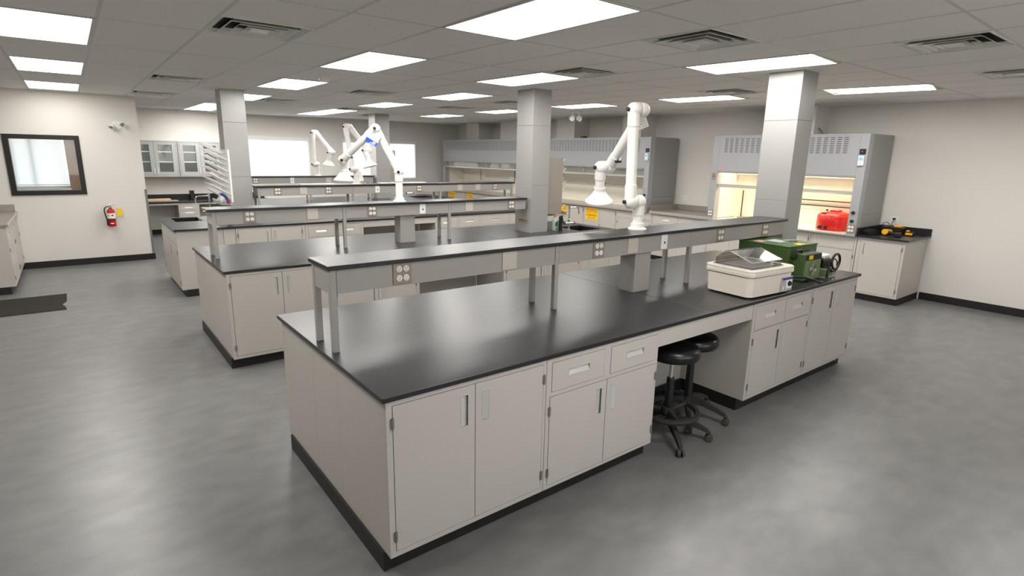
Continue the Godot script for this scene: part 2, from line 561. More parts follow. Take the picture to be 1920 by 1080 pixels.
# ------------------------------------------------------------------ extraction arms
func extraction_arm(label: String, base: Vector3, j0: Vector3, j1: Vector3, j2: Vector3, hood: Vector3, a: Vector3, lane: float, tag_kind: String) -> void:
	# two pivoted tubes; at every joint the two tubes lie side by side along the pivot axis a, each on its own lane
	var t := thing("extraction_arm", label, "extraction arm", base, 0.0, "white extraction arms on the shelves")
	var off := a * 0.043 * lane
	var R := 0.041
	var bb := j0 - base - off * 0.0
	var b0 := Vector3.ZERO
	var p0 := j0 - base + Vector3.ZERO
	var shift := off + (Vector3.ZERO)
	var lo := p0 - off          # lower tube lane
	b0 = Vector3(lo.x, 0, lo.z)
	t.position = base + b0
	var rel := -b0
	var J0 := p0 + rel; var J1 := j1 - base + rel; var J2 := j2 - base + rel; var Hh := hood - base + rel
	obj("flange", MB.new().lathe([Vector2(0, 0), Vector2(0.074, 0), Vector2(0.074, 0.008), Vector2(0.066, 0.016), Vector2(0.054, 0.018), Vector2(0.054, 0.05), Vector2(0, 0.05)], 28).mesh(), M.arm_white, t)
	var seg := func(called: String, p: Vector3, q: Vector3, cuff0: float, cuff1: float) -> void:
		var l := (q - p).length()
		var b := MB.new()
		b.along(p, q)
		var prof := [Vector2(0, 0), Vector2(R + 0.006, 0), Vector2(R + 0.006, cuff0), Vector2(R, cuff0 + 0.002), Vector2(R, l - cuff1), Vector2(R + 0.006, l - cuff1 + 0.002), Vector2(R + 0.006, l), Vector2(0, l)]
		b.lathe(prof, 28)
		obj(called, b.mesh(), M.arm_white, t)
	seg.call("base_tube", Vector3(0, 0.04, 0), J0 - off, 0.001, 0.11)
	seg.call("upright_tube", J0 + off, J1 + off, 0.13, 0.13)
	seg.call("swing_tube", J1 - off, J2 - off, 0.13, 0.13)
	var n := (Hh - J2).normalized()
	var drop := (Hh - J2).length()
	seg.call("hood_tube", J2 + off, J2 + off + n * (drop - 0.1), 0.1, 0.03)
	for J in [J0, J1, J2]:
		var jt := MB.new()
		for s in [1.0, -1.0]:
			jt.along(J, J + a * s)
			jt.lathe([Vector2(0.053, 0.001), Vector2(0.056, 0.005), Vector2(0.055, 0.045), Vector2(0.05, 0.066), Vector2(0.037, 0.083), Vector2(0.018, 0.09), Vector2(0, 0.091)], 28, true)
		var jo := obj("joint", jt.mesh(), M.arm_white, t)
		var kn := MB.new()
		var s2 := -1.0
		kn.along(J + a * 0.084 * s2, J + a * s2)
		kn.lathe([Vector2(0, 0), Vector2(0.007, 0), Vector2(0.007, 0.01), Vector2(0.016, 0.011), Vector2(0.017, 0.024), Vector2(0.011, 0.029), Vector2(0, 0.029)], 10)
		obj("knob", kn.mesh(), M.black_plastic, jo)
	# the damper lever on the swing tube and the clips of the hood
	var mid := (J2 - off).lerp(J1 - off, 0.2)
	var dn := (J1 - J2).normalized()
	var side := a.cross(dn).normalized()
	if side.y > 0: side = -side
	obj("damper_lever", MB.new().rod(mid + side * R, mid + side * (R + 0.02) , 0.012, 8).rod(mid + side * (R + 0.016) - a * 0.03, mid + side * (R + 0.016) + a * 0.03, 0.009, 8).mesh(), M.black_plastic, t)
	for k in [0.35, 0.7]:
		var c: Vector3 = J2 + off + n * (drop - 0.1) * k + a * (R + 0.002) * 1.0
		obj("clip", MB.new().rod(c, c + a * 0.012, 0.009, 8).mesh(), M.black_plastic, t)
	var hm := MB.new()
	hm.along(J2 + off + n * drop, J2 + off)
	hm.lathe([Vector2(0.114, 0.004), Vector2(0.119, 0.0), Vector2(0.12, 0.01), Vector2(0.062, 0.075), Vector2(0.048, 0.1), Vector2(0.048, 0.13), Vector2(0.04, 0.131)], 36)
	hm.lathe([Vector2(0.038, 0.131), Vector2(0.044, 0.098), Vector2(0.058, 0.073), Vector2(0.114, 0.004)], 36)
	obj("capture_hood", hm.mesh(), M.arm_white, t)
	# the paper tag that hangs from it
	var c0: Vector3; var ux: Vector3; var uy: Vector3
	if tag_kind == "blue":
		c0 = (J1 - off).lerp(J2 - off, 0.12) - a * (R + 0.016) * 1.0
		ux = Vector3(0.79, 0, 0.61).normalized(); uy = Vector3.UP
		var tl := Basis(ux, uy, ux.cross(uy)).rotated(ux.cross(uy), deg_to_rad(-30))
		var tr := Transform3D(tl, c0 + Vector3(0.03, -0.07, 0))
		var g := MB.new(); g.T = tr; g.box(-0.07, -0.02, -0.001, 0.07, 0.09, 0.001)
		var go := obj("paper_tag", g.mesh(), M.paper, t)
		var g2 := MB.new(); g2.T = tr; g2.box(-0.07, -0.065, -0.001, 0.07, -0.02, 0.001)
		obj("printed_band", g2.mesh(), M.tag_blue, go)
		var g3 := MB.new(); g3.T = tr; g3.box(-0.01, -0.056, 0.001, 0.05, -0.048, 0.0016); g3.box(0.015, -0.042, 0.001, 0.05, -0.028, 0.0016)
		obj("print", g3.mesh(), M.paper, go)
	elif tag_kind == "top":
		c0 = J1 - off * 2.6 + Vector3(0.0, -0.07, 0)
		var g := MB.new()
		g.T = Transform3D(Basis.from_euler(Vector3(0, deg_to_rad(-38), deg_to_rad(24))), J1 + Vector3(0.1, -0.1, -0.06))
		g.box(-0.06, -0.042, -0.001, 0.06, 0.042, 0.001)
		var go := obj("paper_tag", g.mesh(), M.paper, t)
		var g2 := MB.new(); g2.T = g.T
		for i in 4: g2.box(0.01, -0.03 + i * 0.018, 0.001, 0.05, -0.024 + i * 0.018, 0.0016)
		obj("print", g2.mesh(), M.label_gray, go)
	else:
		c0 = J0 - off + Vector3(0.05, -0.12, 0.02)
		var g := MB.new()
		g.T = Transform3D(Basis.from_euler(Vector3(0, deg_to_rad(-38), deg_to_rad(14))), c0)
		g.box(-0.05, -0.08, -0.001, 0.05, 0.08, 0.001)
		obj("paper_tag", g.mesh(), M.paper, t)


# ------------------------------------------------------------------ ceiling
func G(k: float, m: float) -> Vector3:   # a corner of the suspended ceiling's grid: k tiles along x, m tiles across
	var z := 0.27 + m * 0.5 * (2.55 - 0.06 * (1.2 + 0.6 * k))
	var p := 0.622 if k < 0 else minf(0.545 + 0.135 * exp(-z / 4.2), 0.67)
	return V(1.2 + k * p, HC, z)


func quad_slab(c: Array, y0: float, y1: float, inset: float) -> Mesh:   # a flat piece over four corners, pulled in by inset
	var b := MB.new()
	var mid: Vector3 = (c[0] + c[1] + c[2] + c[3]) / 4.0
	var lo := []; var hi := []
	for p in c:
		var q: Vector3 = p + Vector3(inset * signf(mid.x - p.x), 0, inset * signf(mid.z - p.z))
		lo.append(Vector3(q.x, y0, q.z)); hi.append(Vector3(q.x, y1, q.z))
	b.quad(hi[0], hi[1], hi[2], hi[3]); b.quad(lo[3], lo[2], lo[1], lo[0])
	for i in 4:
		var j := (i + 1) % 4
		b.quad(lo[i], lo[j], hi[j], hi[i])
	return b.mesh()


func corners(k: float, m: float, dk := 1.0, dm := 1.0) -> Array:   # counter-clockwise seen from above
	return [G(k, m), G(k + dk, m), G(k + dk, m + dm), G(k, m + dm)]


func ceiling_and_lights() -> void:
	var c := struct("ceiling", bx(-5.0, HC + 0.03, -13.7, 9.2, HC + 0.15, 5.2), M.tile)
	var lights := {
		Vector2(0, 0): "largest ceiling light, at the top centre over the front island", Vector2(4, 0): "wide ceiling light above the rightmost column, over the front island's right half",
		Vector2(8, 0): "ceiling light at the far right, beyond the rightmost column", Vector2(0, 2): "bright ceiling light left of centre, right of the smoke detector",
		Vector2(3, 2): "ceiling light just in front of the tall middle column's top", Vector2(8, 2): "wide thin ceiling light between the white extraction arm and the rightmost column",
		Vector2(-4, 2): "big ceiling light cut by the left edge, nearest of the left column of three", Vector2(-4, 4): "middle one of the three ceiling lights over the left aisle",
		Vector2(-4, 6): "farthest of the three ceiling lights over the left aisle, close to the white wall", Vector2(0, 4): "ceiling light with the smoke detector at its right corner",
		Vector2(0, 6): "ceiling light whose left side hides behind the left column's top", Vector2(0, 8): "small ceiling light left of the left column, near the glass wall cabinets",
		Vector2(4, 4): "ceiling light left of the middle column, between two air vents", Vector2(4, 6): "small ceiling light above the farthest column",
		Vector2(4, 8): "thin ceiling light left of the farthest column, near the back wall", Vector2(8, 4): "thin ceiling light right of the middle column, above the pair of spot heads",
		Vector2(0, 9): "far half of the small light left of the left column", Vector2(4, 9): "far half of the thin light left of the farthest column, nearest the back wall",
		Vector2(8, 6): "thin ceiling light just left of the middle column's top", Vector2(8, 8): "smallest ceiling light, farthest from the camera near the fume hoods' end"}
	var vents := {
		Vector2(-2, 1.5): "large ceiling air vent at the top left, nearest of its row", Vector2(-2, 4.5): "ceiling air vent at the left, middle of the row of three running away",
		Vector2(-2, 6.5): "small ceiling air vent over the corner of the white wall at the left", Vector2(1, 6.5): "small ceiling air vent just right of the left column's top",
		Vector2(2, 4.5): "ceiling air vent between the middle lights, left of the middle column", Vector2(3, 1.5): "ceiling air vent just behind the light in front of the middle column",
		Vector2(2, 0): "large ceiling air vent right of the largest light", Vector2(4, -1): "large ceiling air vent at the top right corner of the picture",
		Vector2(7, -1): "ceiling air vent cut by the right edge of the picture", Vector2(7, 1.5): "dark ceiling air vent behind the thin light left of the rightmost column",
		Vector2(6, 4.5): "ceiling air vent left of the middle column, the nearer of two small ones", Vector2(6, 6.0): "ceiling air vent left of the middle column, the farther of two small ones",
		Vector2(4, 7.5): "tiny ceiling air vent at the right corner of a thin far light", Vector2(6, 9.0): "farthest tiny ceiling air vent, left of the farthest column"}
	for k in range(-10, 14):
		for m in range(-5, 11):
			var q := corners(k, m)
			if q[0].x < -4.9 or q[0].x > 8.7 or q[0].z > 4.6 or q[2].z < -13.6: continue
			if lights.has(Vector2(k, m)) or (m % 2 == 0 and (k == 0 or k == 8) and m == -2 or (k == -4 and m == 0)): continue
			var v0 := vents.has(Vector2(k, m)); var v1 := vents.has(Vector2(k, m + 0.5))
			if v0 and v1: continue
			if v0: q = corners(k, m + 0.5, 1, 0.5)
			if v1: q = corners(k, m, 1, 0.5)
			obj("ceiling_tile", quad_slab(q, HC, HC + 0.018, 0.002), M.tile, c)
	for k in range(-10, 14):
		var pts := []
		for i in 33: pts.append(G(k, -5 + i * 0.5))
		if pts[10].x < -4.9 or pts[10].x > 9.0: continue
		var b := MB.new()
		for i in 32:
			var p: Vector3 = pts[i]; var s: Vector3 = pts[i + 1]
			var e := Vector3(0.011, 0, 0)
			b.quad(Vector3(p.x - 0.011, HC - 0.0012, p.z), Vector3(s.x - 0.011, HC - 0.0012, s.z), s + e - Vector3(0, 0.0012, 0), p + e - Vector3(0, 0.0012, 0))
			b.quad(Vector3(p.x - 0.011, HC + 0.02, p.z), Vector3(s.x - 0.011, HC + 0.02, s.z), Vector3(s.x - 0.011, HC - 0.0012, s.z), Vector3(p.x - 0.011, HC - 0.0012, p.z))
			b.quad(p + e - Vector3(0, 0.0012, 0), s + e - Vector3(0, 0.0012, 0), s + e + Vector3(0, 0.02, 0), p + e + Vector3(0, 0.02, 0))
		obj("grid_bar", b.mesh(), M.tbar, c)
	for m in range(-5, 12):
		for k in range(-10, 13, 8):
			var b := MB.new()
			for i in 8:
				var p := G(k + i, m); var s := G(k + i + 1, m)
				var e := Vector3(0, 0, 0.011); var y := Vector3(0, -0.0007, 0)
				b.quad(p + e + y, s + e + y, s - e + y, p - e + y)
				b.quad(p - e + y, s - e + y, s - e + Vector3(0, 0.02, 0), p - e + Vector3(0, 0.02, 0))
				b.quad(s + e + y, p + e + y, p + e + Vector3(0, 0.02, 0), s + e + Vector3(0, 0.02, 0))
			if G(k + 4, m).z > -13.7 and G(k + 4, m).z < 5.2: obj("grid_bar", b.mesh(), M.tbar, c)
	for q in lights: troffer(q, lights[q])
	for q in [Vector2(-4, 0), Vector2(0, -2), Vector2(8, -2)]:
		troffer(q, {-4.0: "ceiling light outside the picture, left of the camera", 0.0: "ceiling light outside the picture, right over the camera", 8.0: "ceiling light outside the picture, far to the right"}[q.x])
	for q in vents: air_vent(q, vents[q])


func troffer(q: Vector2, label: String, group := "ceiling light panels") -> void:
	var co := corners(q.x, q.y)
	var mid: Vector3 = (co[0] + co[1] + co[2] + co[3]) / 4.0
	var t := thing("ceiling_light", label, "ceiling light", Vector3(mid.x, HC, mid.z), 0.0, group)
	var local := []
	for p in co: local.append(p - t.position)
	var w: float = ((local[1] - local[0]) + (local[2] - local[3])).length() / 2.0; var l: float = ((local[3] - local[0]) + (local[2] - local[1])).length() / 2.0
	var dir: Vector3 = ((local[3] - local[0]) + (local[2] - local[1])).normalized()
	var yaw := atan2(-dir.x, -dir.z)
	var b := MB.new()
	b.T = Transform3D(Basis(Vector3.UP, yaw), Vector3.ZERO) * turned(Vector3.RIGHT, 90)
	b.perf(-w / 2 + 0.006, -l / 2 + 0.006, w / 2 - 0.006, l / 2 - 0.006, [[-w / 2 + 0.026, -l / 2 + 0.026, w / 2 - 0.026, l / 2 - 0.026]], -0.02, 0.006)
	obj("frame", b.mesh(), M.tbar, t)
	var e := MB.new()
	e.T = Transform3D(Basis(Vector3.UP, yaw), Vector3.ZERO)
	e.box(-w / 2 + 0.02, 0.004, -l / 2 + 0.02, w / 2 - 0.02, 0.012, l / 2 - 0.02)
	obj("lamp_lens", e.mesh(), M.lamp_lens, t)
	var a := AreaLight3D.new()
	a.name = "area_light"
	a.area_size = Vector2(w - 0.054, l - 0.054)
	a.light_color = LAMP_COLOR
	a.light_energy = LAMP_ENERGY * (0.42 if q == Vector2(-4, 6) else 0.8 if q == Vector2(-4, 0) else 0.75 if q == Vector2(8, -2) else 1.0)
	a.shadow_enabled = true
	a.set("area_range", 30.0); a.set("area_attenuation", 2.0)
	a.transform = Transform3D(Basis(Vector3.UP, yaw), Vector3(0, -0.001, 0)) * turned(Vector3.RIGHT, -90)
	t.add_child(a, true)


func air_vent(q: Vector2, label: String) -> void:
	var co := corners(q.x, q.y, 1.0, 0.5)
	var mid: Vector3 = (co[0] + co[1] + co[2] + co[3]) / 4.0
	var t := thing("air_vent", label, "air vent", Vector3(mid.x, HC, mid.z), 0.0, "square ceiling air vents")
	var w: float = (co[1] - co[0]).length() / 2.0; var l: float = (co[3] - co[0]).length() / 2.0
	obj("plenum_box", bx(-w + 0.01, 0.02, -l + 0.01, w - 0.01, 0.028, l - 0.01), M.vent_dark, t)
	# nested sloping rings: each is a square cone hanging below the one outside it
	var ring := func(o: float, yo: float, i: float, yi: float) -> Mesh:
		var b := MB.new()
		var A := [Vector3(-w * o, yo, -l * o), Vector3(w * o, yo, -l * o), Vector3(w * o, yo, l * o), Vector3(-w * o, yo, l * o)]
		var B := [Vector3(-w * i, yi, -l * i), Vector3(w * i, yi, -l * i), Vector3(w * i, yi, l * i), Vector3(-w * i, yi, l * i)]
		for k in 4:
			var j := (k + 1) % 4
			b.quad(B[k], B[j], A[j], A[k])
			var d := Vector3(0, 0.004, 0)
			b.quad(A[k], A[j], A[j] - d, A[k] - d)
		return b.mesh()
	var b0 := MB.new()
	b0.T = turned(Vector3.RIGHT, 90)
	b0.perf(-w + 0.006, -l + 0.006, w - 0.006, l - 0.006, [[-w * 0.93, -l * 0.93, w * 0.93, l * 0.93]], -0.015, 0.004)
	obj("frame", b0.mesh(), M.vent, t)
	obj("louver", ring.call(0.76, -0.012, 0.60, 0.018), M.vent, t)
	obj("louver", ring.call(0.54, -0.014, 0.40, 0.018), M.vent, t)
	obj("louver", ring.call(0.33, -0.016, 0.22, 0.016), M.vent, t)
	obj("louver", ring.call(0.93, -0.004, 0.82, 0.018), M.vent, t)
	obj("center_plate", bx(-w * 0.2, -0.014, -l * 0.2, w * 0.2, -0.010, l * 0.2), M.vent, t)


# ------------------------------------------------------------------ the room
func room() -> void:
	struct("floor", bx(-5.0, -0.12, -13.7, 9.2, 0, 5.2), M.floor_vinyl)
	var W = M.wall_paint
	# right wall with the boxed ducts over the hoods
	var r := struct("wall_right", bx(8.75, -0.1, -13.7, 8.95, HC + 0.05, 5.2), W)
	for c in [[2.2, 2.9], [5.61, 6.1], [7.54, 8.15], [9.62, 10.37], [11.39, 12.02]]:
		obj("duct_chase", bx(8.27, 2.34, -c[1], 8.749, HC + 0.02, -c[0]), W, r)
	var wf := MB.new()
	wf.T = Transform3D(Basis.IDENTITY, Vector3(0, 0, 4.2))
	var fw := [[-1.1, 0.9, 1.3, 2.45], [1.7, 0.9, 4.1, 2.45]]
	wf.perf(-5.0, -0.1, 9.2, HC + 0.05, fw, 0, 0.2)
	struct("wall_front", wf.mesh(), W)
	for i in fw.size():
		var q: Array = fw[i]
		var fr := struct("window_%d" % (i + 6), MB.new().perf(0, 0, q[2] - q[0], q[3] - q[1], [[0.05, 0.05, 1.175, 1.5], [1.225, 0.05, 2.35, 1.5]], 0.05, 0.11).mesh(), M.window_white)
		fr.position = Vector3(q[0], q[1], 4.2)
		obj("glass_pane", bx(0.045, 0.045, 0.078, 2.355, 1.505, 0.082), M.glass, fr)
	struct("wall_left", bx(-4.6, -0.1, -13.7, -4.4, HC + 0.05, 5.2), W)
	# partition with the small black-framed window
	var p := MB.new()
	p.T = Transform3D(Basis.IDENTITY, V(0, 0, 9.84))
	p.perf(-4.4, 0, 0.08, HC + 0.01, [[-1.68, 1.2, -0.78, 2.09]], 0, 0.12)
	var pw := struct("wall_partition", p.mesh(), W)
	obj("corner_guard", bx(0.055, 0.1, -9.9, 0.088, 1.24, -9.712, 0.002), M.corner_guard, pw)
	struct("baseboard_partition", bx(-1.75, 0, -9.72, 0.095, 0.105, -9.708, 0.003), M.toe)
	struct("baseboard_partition_end", bx(0.081, 0, -9.85, 0.095, 0.105, -9.708, 0.003), M.toe)
	struct("baseboard_right", bx(8.738, 0, -0.58, 8.7505, 0.105, 4.2, 0.003), M.toe)
	# back wall with three shaded windows, one more in the room behind the partition
	var b := MB.new()
	b.T = Transform3D(Basis.IDENTITY, V(0, 0, 13.4))
	var wins := [[-2.6, 1.1, -0.9, 2.3], [2.0, 1.2, 4.13, 2.26], [5.0, 1.2, 5.88, 2.26], [6.3, 1.2, 7.26, 2.26]]
	b.perf(-5.0, -0.1, 9.2, HC + 0.05, wins, 0, 0.2)
	struct("wall_back", b.mesh(), W)
	struct("baseboard_back", bx(0.08, 0, -13.2, 8.7, 0.105, -13.186, 0.003), M.toe)
	for i in wins.size():
		var q: Array = wins[i]
		var t := struct("window_%d" % (i + 2), MB.new().perf(0, 0, q[2] - q[0], q[3] - q[1], [[0.035, 0.035, q[2] - q[0] - 0.035, q[3] - q[1] - 0.035]], -0.12, 0.012).mesh(), M.window_white)
		t.position = V(q[0], q[1], 13.2)
		obj("roller_shade", bx(0.036, 0.05, -0.045, q[2] - q[0] - 0.036, q[3] - q[1] - 0.036, -0.043), M.shade_blue if i == 0 else M.shade_cloth, t)
		obj("shade_case", bx(0.0, q[3] - q[1] - 0.06, 0.0, q[2] - q[0], q[3] - q[1] + 0.03, 0.05, 0.006), M.window_white, t)
		obj("hem_bar", bx(0.04, 0.04, -0.05, q[2] - q[0] - 0.04, 0.06, -0.036), M.window_white, t)
		var mx: float = 1.05 if i == 1 else (q[2] - q[0]) * 0.45
		if i < 2: obj("mullion", bx(mx - 0.03, 0.035, -0.11, mx + 0.03, q[3] - q[1] - 0.035, -0.08), M.window_white, t)
		if i == 0: obj("mullion", bx(1.05, 0.035, -0.11, 1.1, q[3] - q[1] - 0.035, -0.08), M.window_white, t)
	# the black frame of the partition window and its pane
	var f := struct("window_1", MB.new().perf(0, 0, 0.95, 0.94, [[0.07, 0.07, 0.88, 0.87]], -0.13, 0.02).mesh(), M.window_black)
	f.position = V(-1.705, 1.175, 9.72)
	obj("glass_pane", bx(0.069, 0.069, -0.06, 0.881, 0.871, -0.055), M.glass, f)
	# behind it: a weathered plank by the far window, a sill below
	tag(obj("wooden_plank", bx(-0.965, 0.0, -13.13, -0.3, 2.6, -13.07, 0.006), M.old_wood), "weathered brown wooden plank seen through the small black-framed window", "plank")
	tag(obj("window_ledge", bx(-2.6, 1.03, -13.19, -0.955, 1.085, -13.0, 0.004), M.window_white), "white ledge seen at the foot of the small black-framed window", "ledge")
	# threshold of daylight outside is the sky; back walls of the closed room end here
	# emergency light on the partition
	var e := thing("emergency_light", "white twin-head emergency light high on the left wall above the fire extinguisher", "emergency light", V(-0.22, 2.3, 9.72))
	var pl := MB.new(); pl.along(Vector3.ZERO, Vector3(0, 0, 1)); pl.lathe([Vector2(0, 0), Vector2(0.075, 0), Vector2(0.075, 0.012), Vector2(0.06, 0.022), Vector2(0, 0.024)], 24)
	obj("mounting_plate", pl.mesh(), M.white_plastic, e)
	for s in [[Vector3(-0.075, -0.02, 0.07), Vector3(-0.3, -0.5, 0.5)], [Vector3(0.07, 0.02, 0.07), Vector3(0.15, -0.25, 0.9)]]:
		var h := MB.new()
		h.rod(Vector3(s[0].x * 0.4, s[0].y * 0.4, 0.015), s[0], 0.012, 8)
		h.along(s[0] - s[1].normalized() * 0.03, s[0] + s[1])
		h.lathe([Vector2(0, 0), Vector2(0.026, 0.004), Vector2(0.04, 0.03), Vector2(0.042, 0.062), Vector2(0.034, 0.062), Vector2(0.03, 0.055)], 16)
		var ho := obj("lamp_head", h.mesh(), M.white_plastic, e)
		var g := MB.new(); g.along(s[0] - s[1].normalized() * 0.03, s[0] + s[1]); g.lathe([Vector2(0, 0.05), Vector2(0.034, 0.05), Vector2(0.034, 0.056), Vector2(0.014, 0.057), Vector2(0, 0.06)], 16)
		obj("lens", g.mesh(), M.plate_steel, ho)
	var e2 := thing("emergency_light", "pair of white spot heads hanging from the ceiling above the long fume hoods", "emergency light", V(6.9, HC, 6.1))
	obj("mounting_plate", bx(-0.12, -0.012, -0.05, 0.12, 0, 0.05, 0.003), M.white_plastic, e2)
	for s in [[Vector3(-0.07, -0.12, 0.0), Vector3(-0.6, -0.4, 0.3)], [Vector3(0.09, -0.13, 0.0), Vector3(0.1, -0.2, 0.9)]]:
		var h := MB.new()
		h.rod(Vector3(s[0].x, 0, 0), s[0], 0.01, 8)
		h.along(s[0] - s[1].normalized() * 0.04, s[0] + s[1])
		h.lathe([Vector2(0, 0), Vector2(0.03, 0.004), Vector2(0.048, 0.035), Vector2(0.055, 0.08), Vector2(0.045, 0.08), Vector2(0.03, 0.06), Vector2(0, 0.06)], 16)
		obj("lamp_head", h.mesh(), M.white_plastic, e2)
	var sd := MB.new(); sd.lathe([Vector2(0, -0.05), Vector2(0.04, -0.05), Vector2(0.055, -0.035), Vector2(0.06, -0.015), Vector2(0.07, -0.012), Vector2(0.07, 0), Vector2(0, 0)], 20)
	var so := obj("smoke_detector", sd.mesh(), M.white_plastic)
	so.position = V(1.56, HC, 4.78)
	tag(so, "round white smoke detector on the ceiling beside a light panel", "smoke detector")
	# fire extinguisher
	var x := thing("fire_extinguisher", "red fire extinguisher hanging on the white wall at the left", "fire extinguisher", V(-0.475, 0.63, 9.63))
	obj("cylinder", MB.new().lathe([Vector2(0, 0), Vector2(0.052, 0), Vector2(0.056, 0.006), Vector2(0.056, 0.25), Vector2(0.052, 0.272), Vector2(0.038, 0.29), Vector2(0.022, 0.297), Vector2(0.022, 0.315), Vector2(0, 0.315)], 24, true).mesh(), M.red_paint, x)
	obj("label_sleeve", MB.new().lathe([Vector2(0.0568, 0.135), Vector2(0.0572, 0.137), Vector2(0.0572, 0.225), Vector2(0.0568, 0.227)], 24).mesh(), M.paper, x)
	obj("label_print", MB.new().box(-0.045, 0.185, 0.045, -0.012, 0.2, 0.0475).box(0.0, 0.18, 0.052, 0.03, 0.205, 0.0585).mesh(), M.red_plastic, x)
	obj("strap", MB.new().lathe([Vector2(0.0565, 0.116), Vector2(0.0578, 0.118), Vector2(0.0578, 0.132), Vector2(0.0565, 0.134)], 24).mesh(), M.black_plastic, x)
	obj("emblem", MB.new().prism(PackedVector2Array([Vector2(-0.034, 0.055), Vector2(0, 0.043), Vector2(0.034, 0.055), Vector2(0, 0.067)]), 0.05, 0.0575).mesh(), M.paper, x)
	obj("valve", MB.new().rod(Vector3(0, 0.31, 0), Vector3(0, 0.36, 0), 0.018, 12).rod(Vector3(0, 0.345, 0), Vector3(0, 0.345, 0.035), 0.016, 12).mesh(), M.chrome, x)
	obj("lever", MB.new().rod(Vector3(-0.01, 0.365, 0), Vector3(0.075, 0.375, 0.02), 0.007, 8).rod(Vector3(-0.02, 0.395, 0), Vector3(0.0, 0.36, 0), 0.007, 8).mesh(), M.chrome, x)
	obj("hose", MB.new().tube([Vector3(-0.02, 0.335, 0.01), Vector3(-0.055, 0.335, 0.01), Vector3(-0.08, 0.31, 0.01), Vector3(-0.09, 0.27, 0.01), Vector3(-0.082, 0.2, 0.01), Vector3(-0.07, 0.14, 0.01), Vector3(-0.062, 0.11, 0.01)], 0.009, 8).rod(Vector3(-0.064, 0.115, 0.01), Vector3(-0.058, 0.02, 0.01), 0.012, 10, 0.018).mesh(), M.black_plastic, x)
	obj("bracket", bx(-0.02, 0.04, -0.089, 0.02, 0.3, -0.05), M.steel, x)
	var tg := obj("inspection_tag", bx(0.09, 0.17, -0.03, 0.165, 0.295, -0.028), M.yellow, x)
	tg.rotation.y = 0.05
	obj("tag_string", MB.new().tube([Vector3(0.02, 0.335, 0), Vector3(0.07, 0.315, -0.02), Vector3(0.105, 0.29, -0.029)], 0.0015, 5).mesh(), M.hinge, x)
	# door mat
	var mp := PackedVector2Array([Vector2(0, 0), Vector2(2.2, 0), Vector2(2.19, 0.12), Vector2(2.15, 0.3), Vector2(2.18, 0.4), Vector2(2.2, 0.5), Vector2(2.2, 0.93), Vector2(0, 0.93)])
	var mm := MB.new(); mm.T = turned(Vector3.RIGHT, -90); mm.prism(mp, 0, 0.009)
	var mo := obj("floor_mat", mm.mesh(), M.mat_carpet)
	mo.position = V(-3.38, 0.0, 6.46)
	tag(mo, "dark gray carpet mat with a torn right end on the floor at the left", "mat")


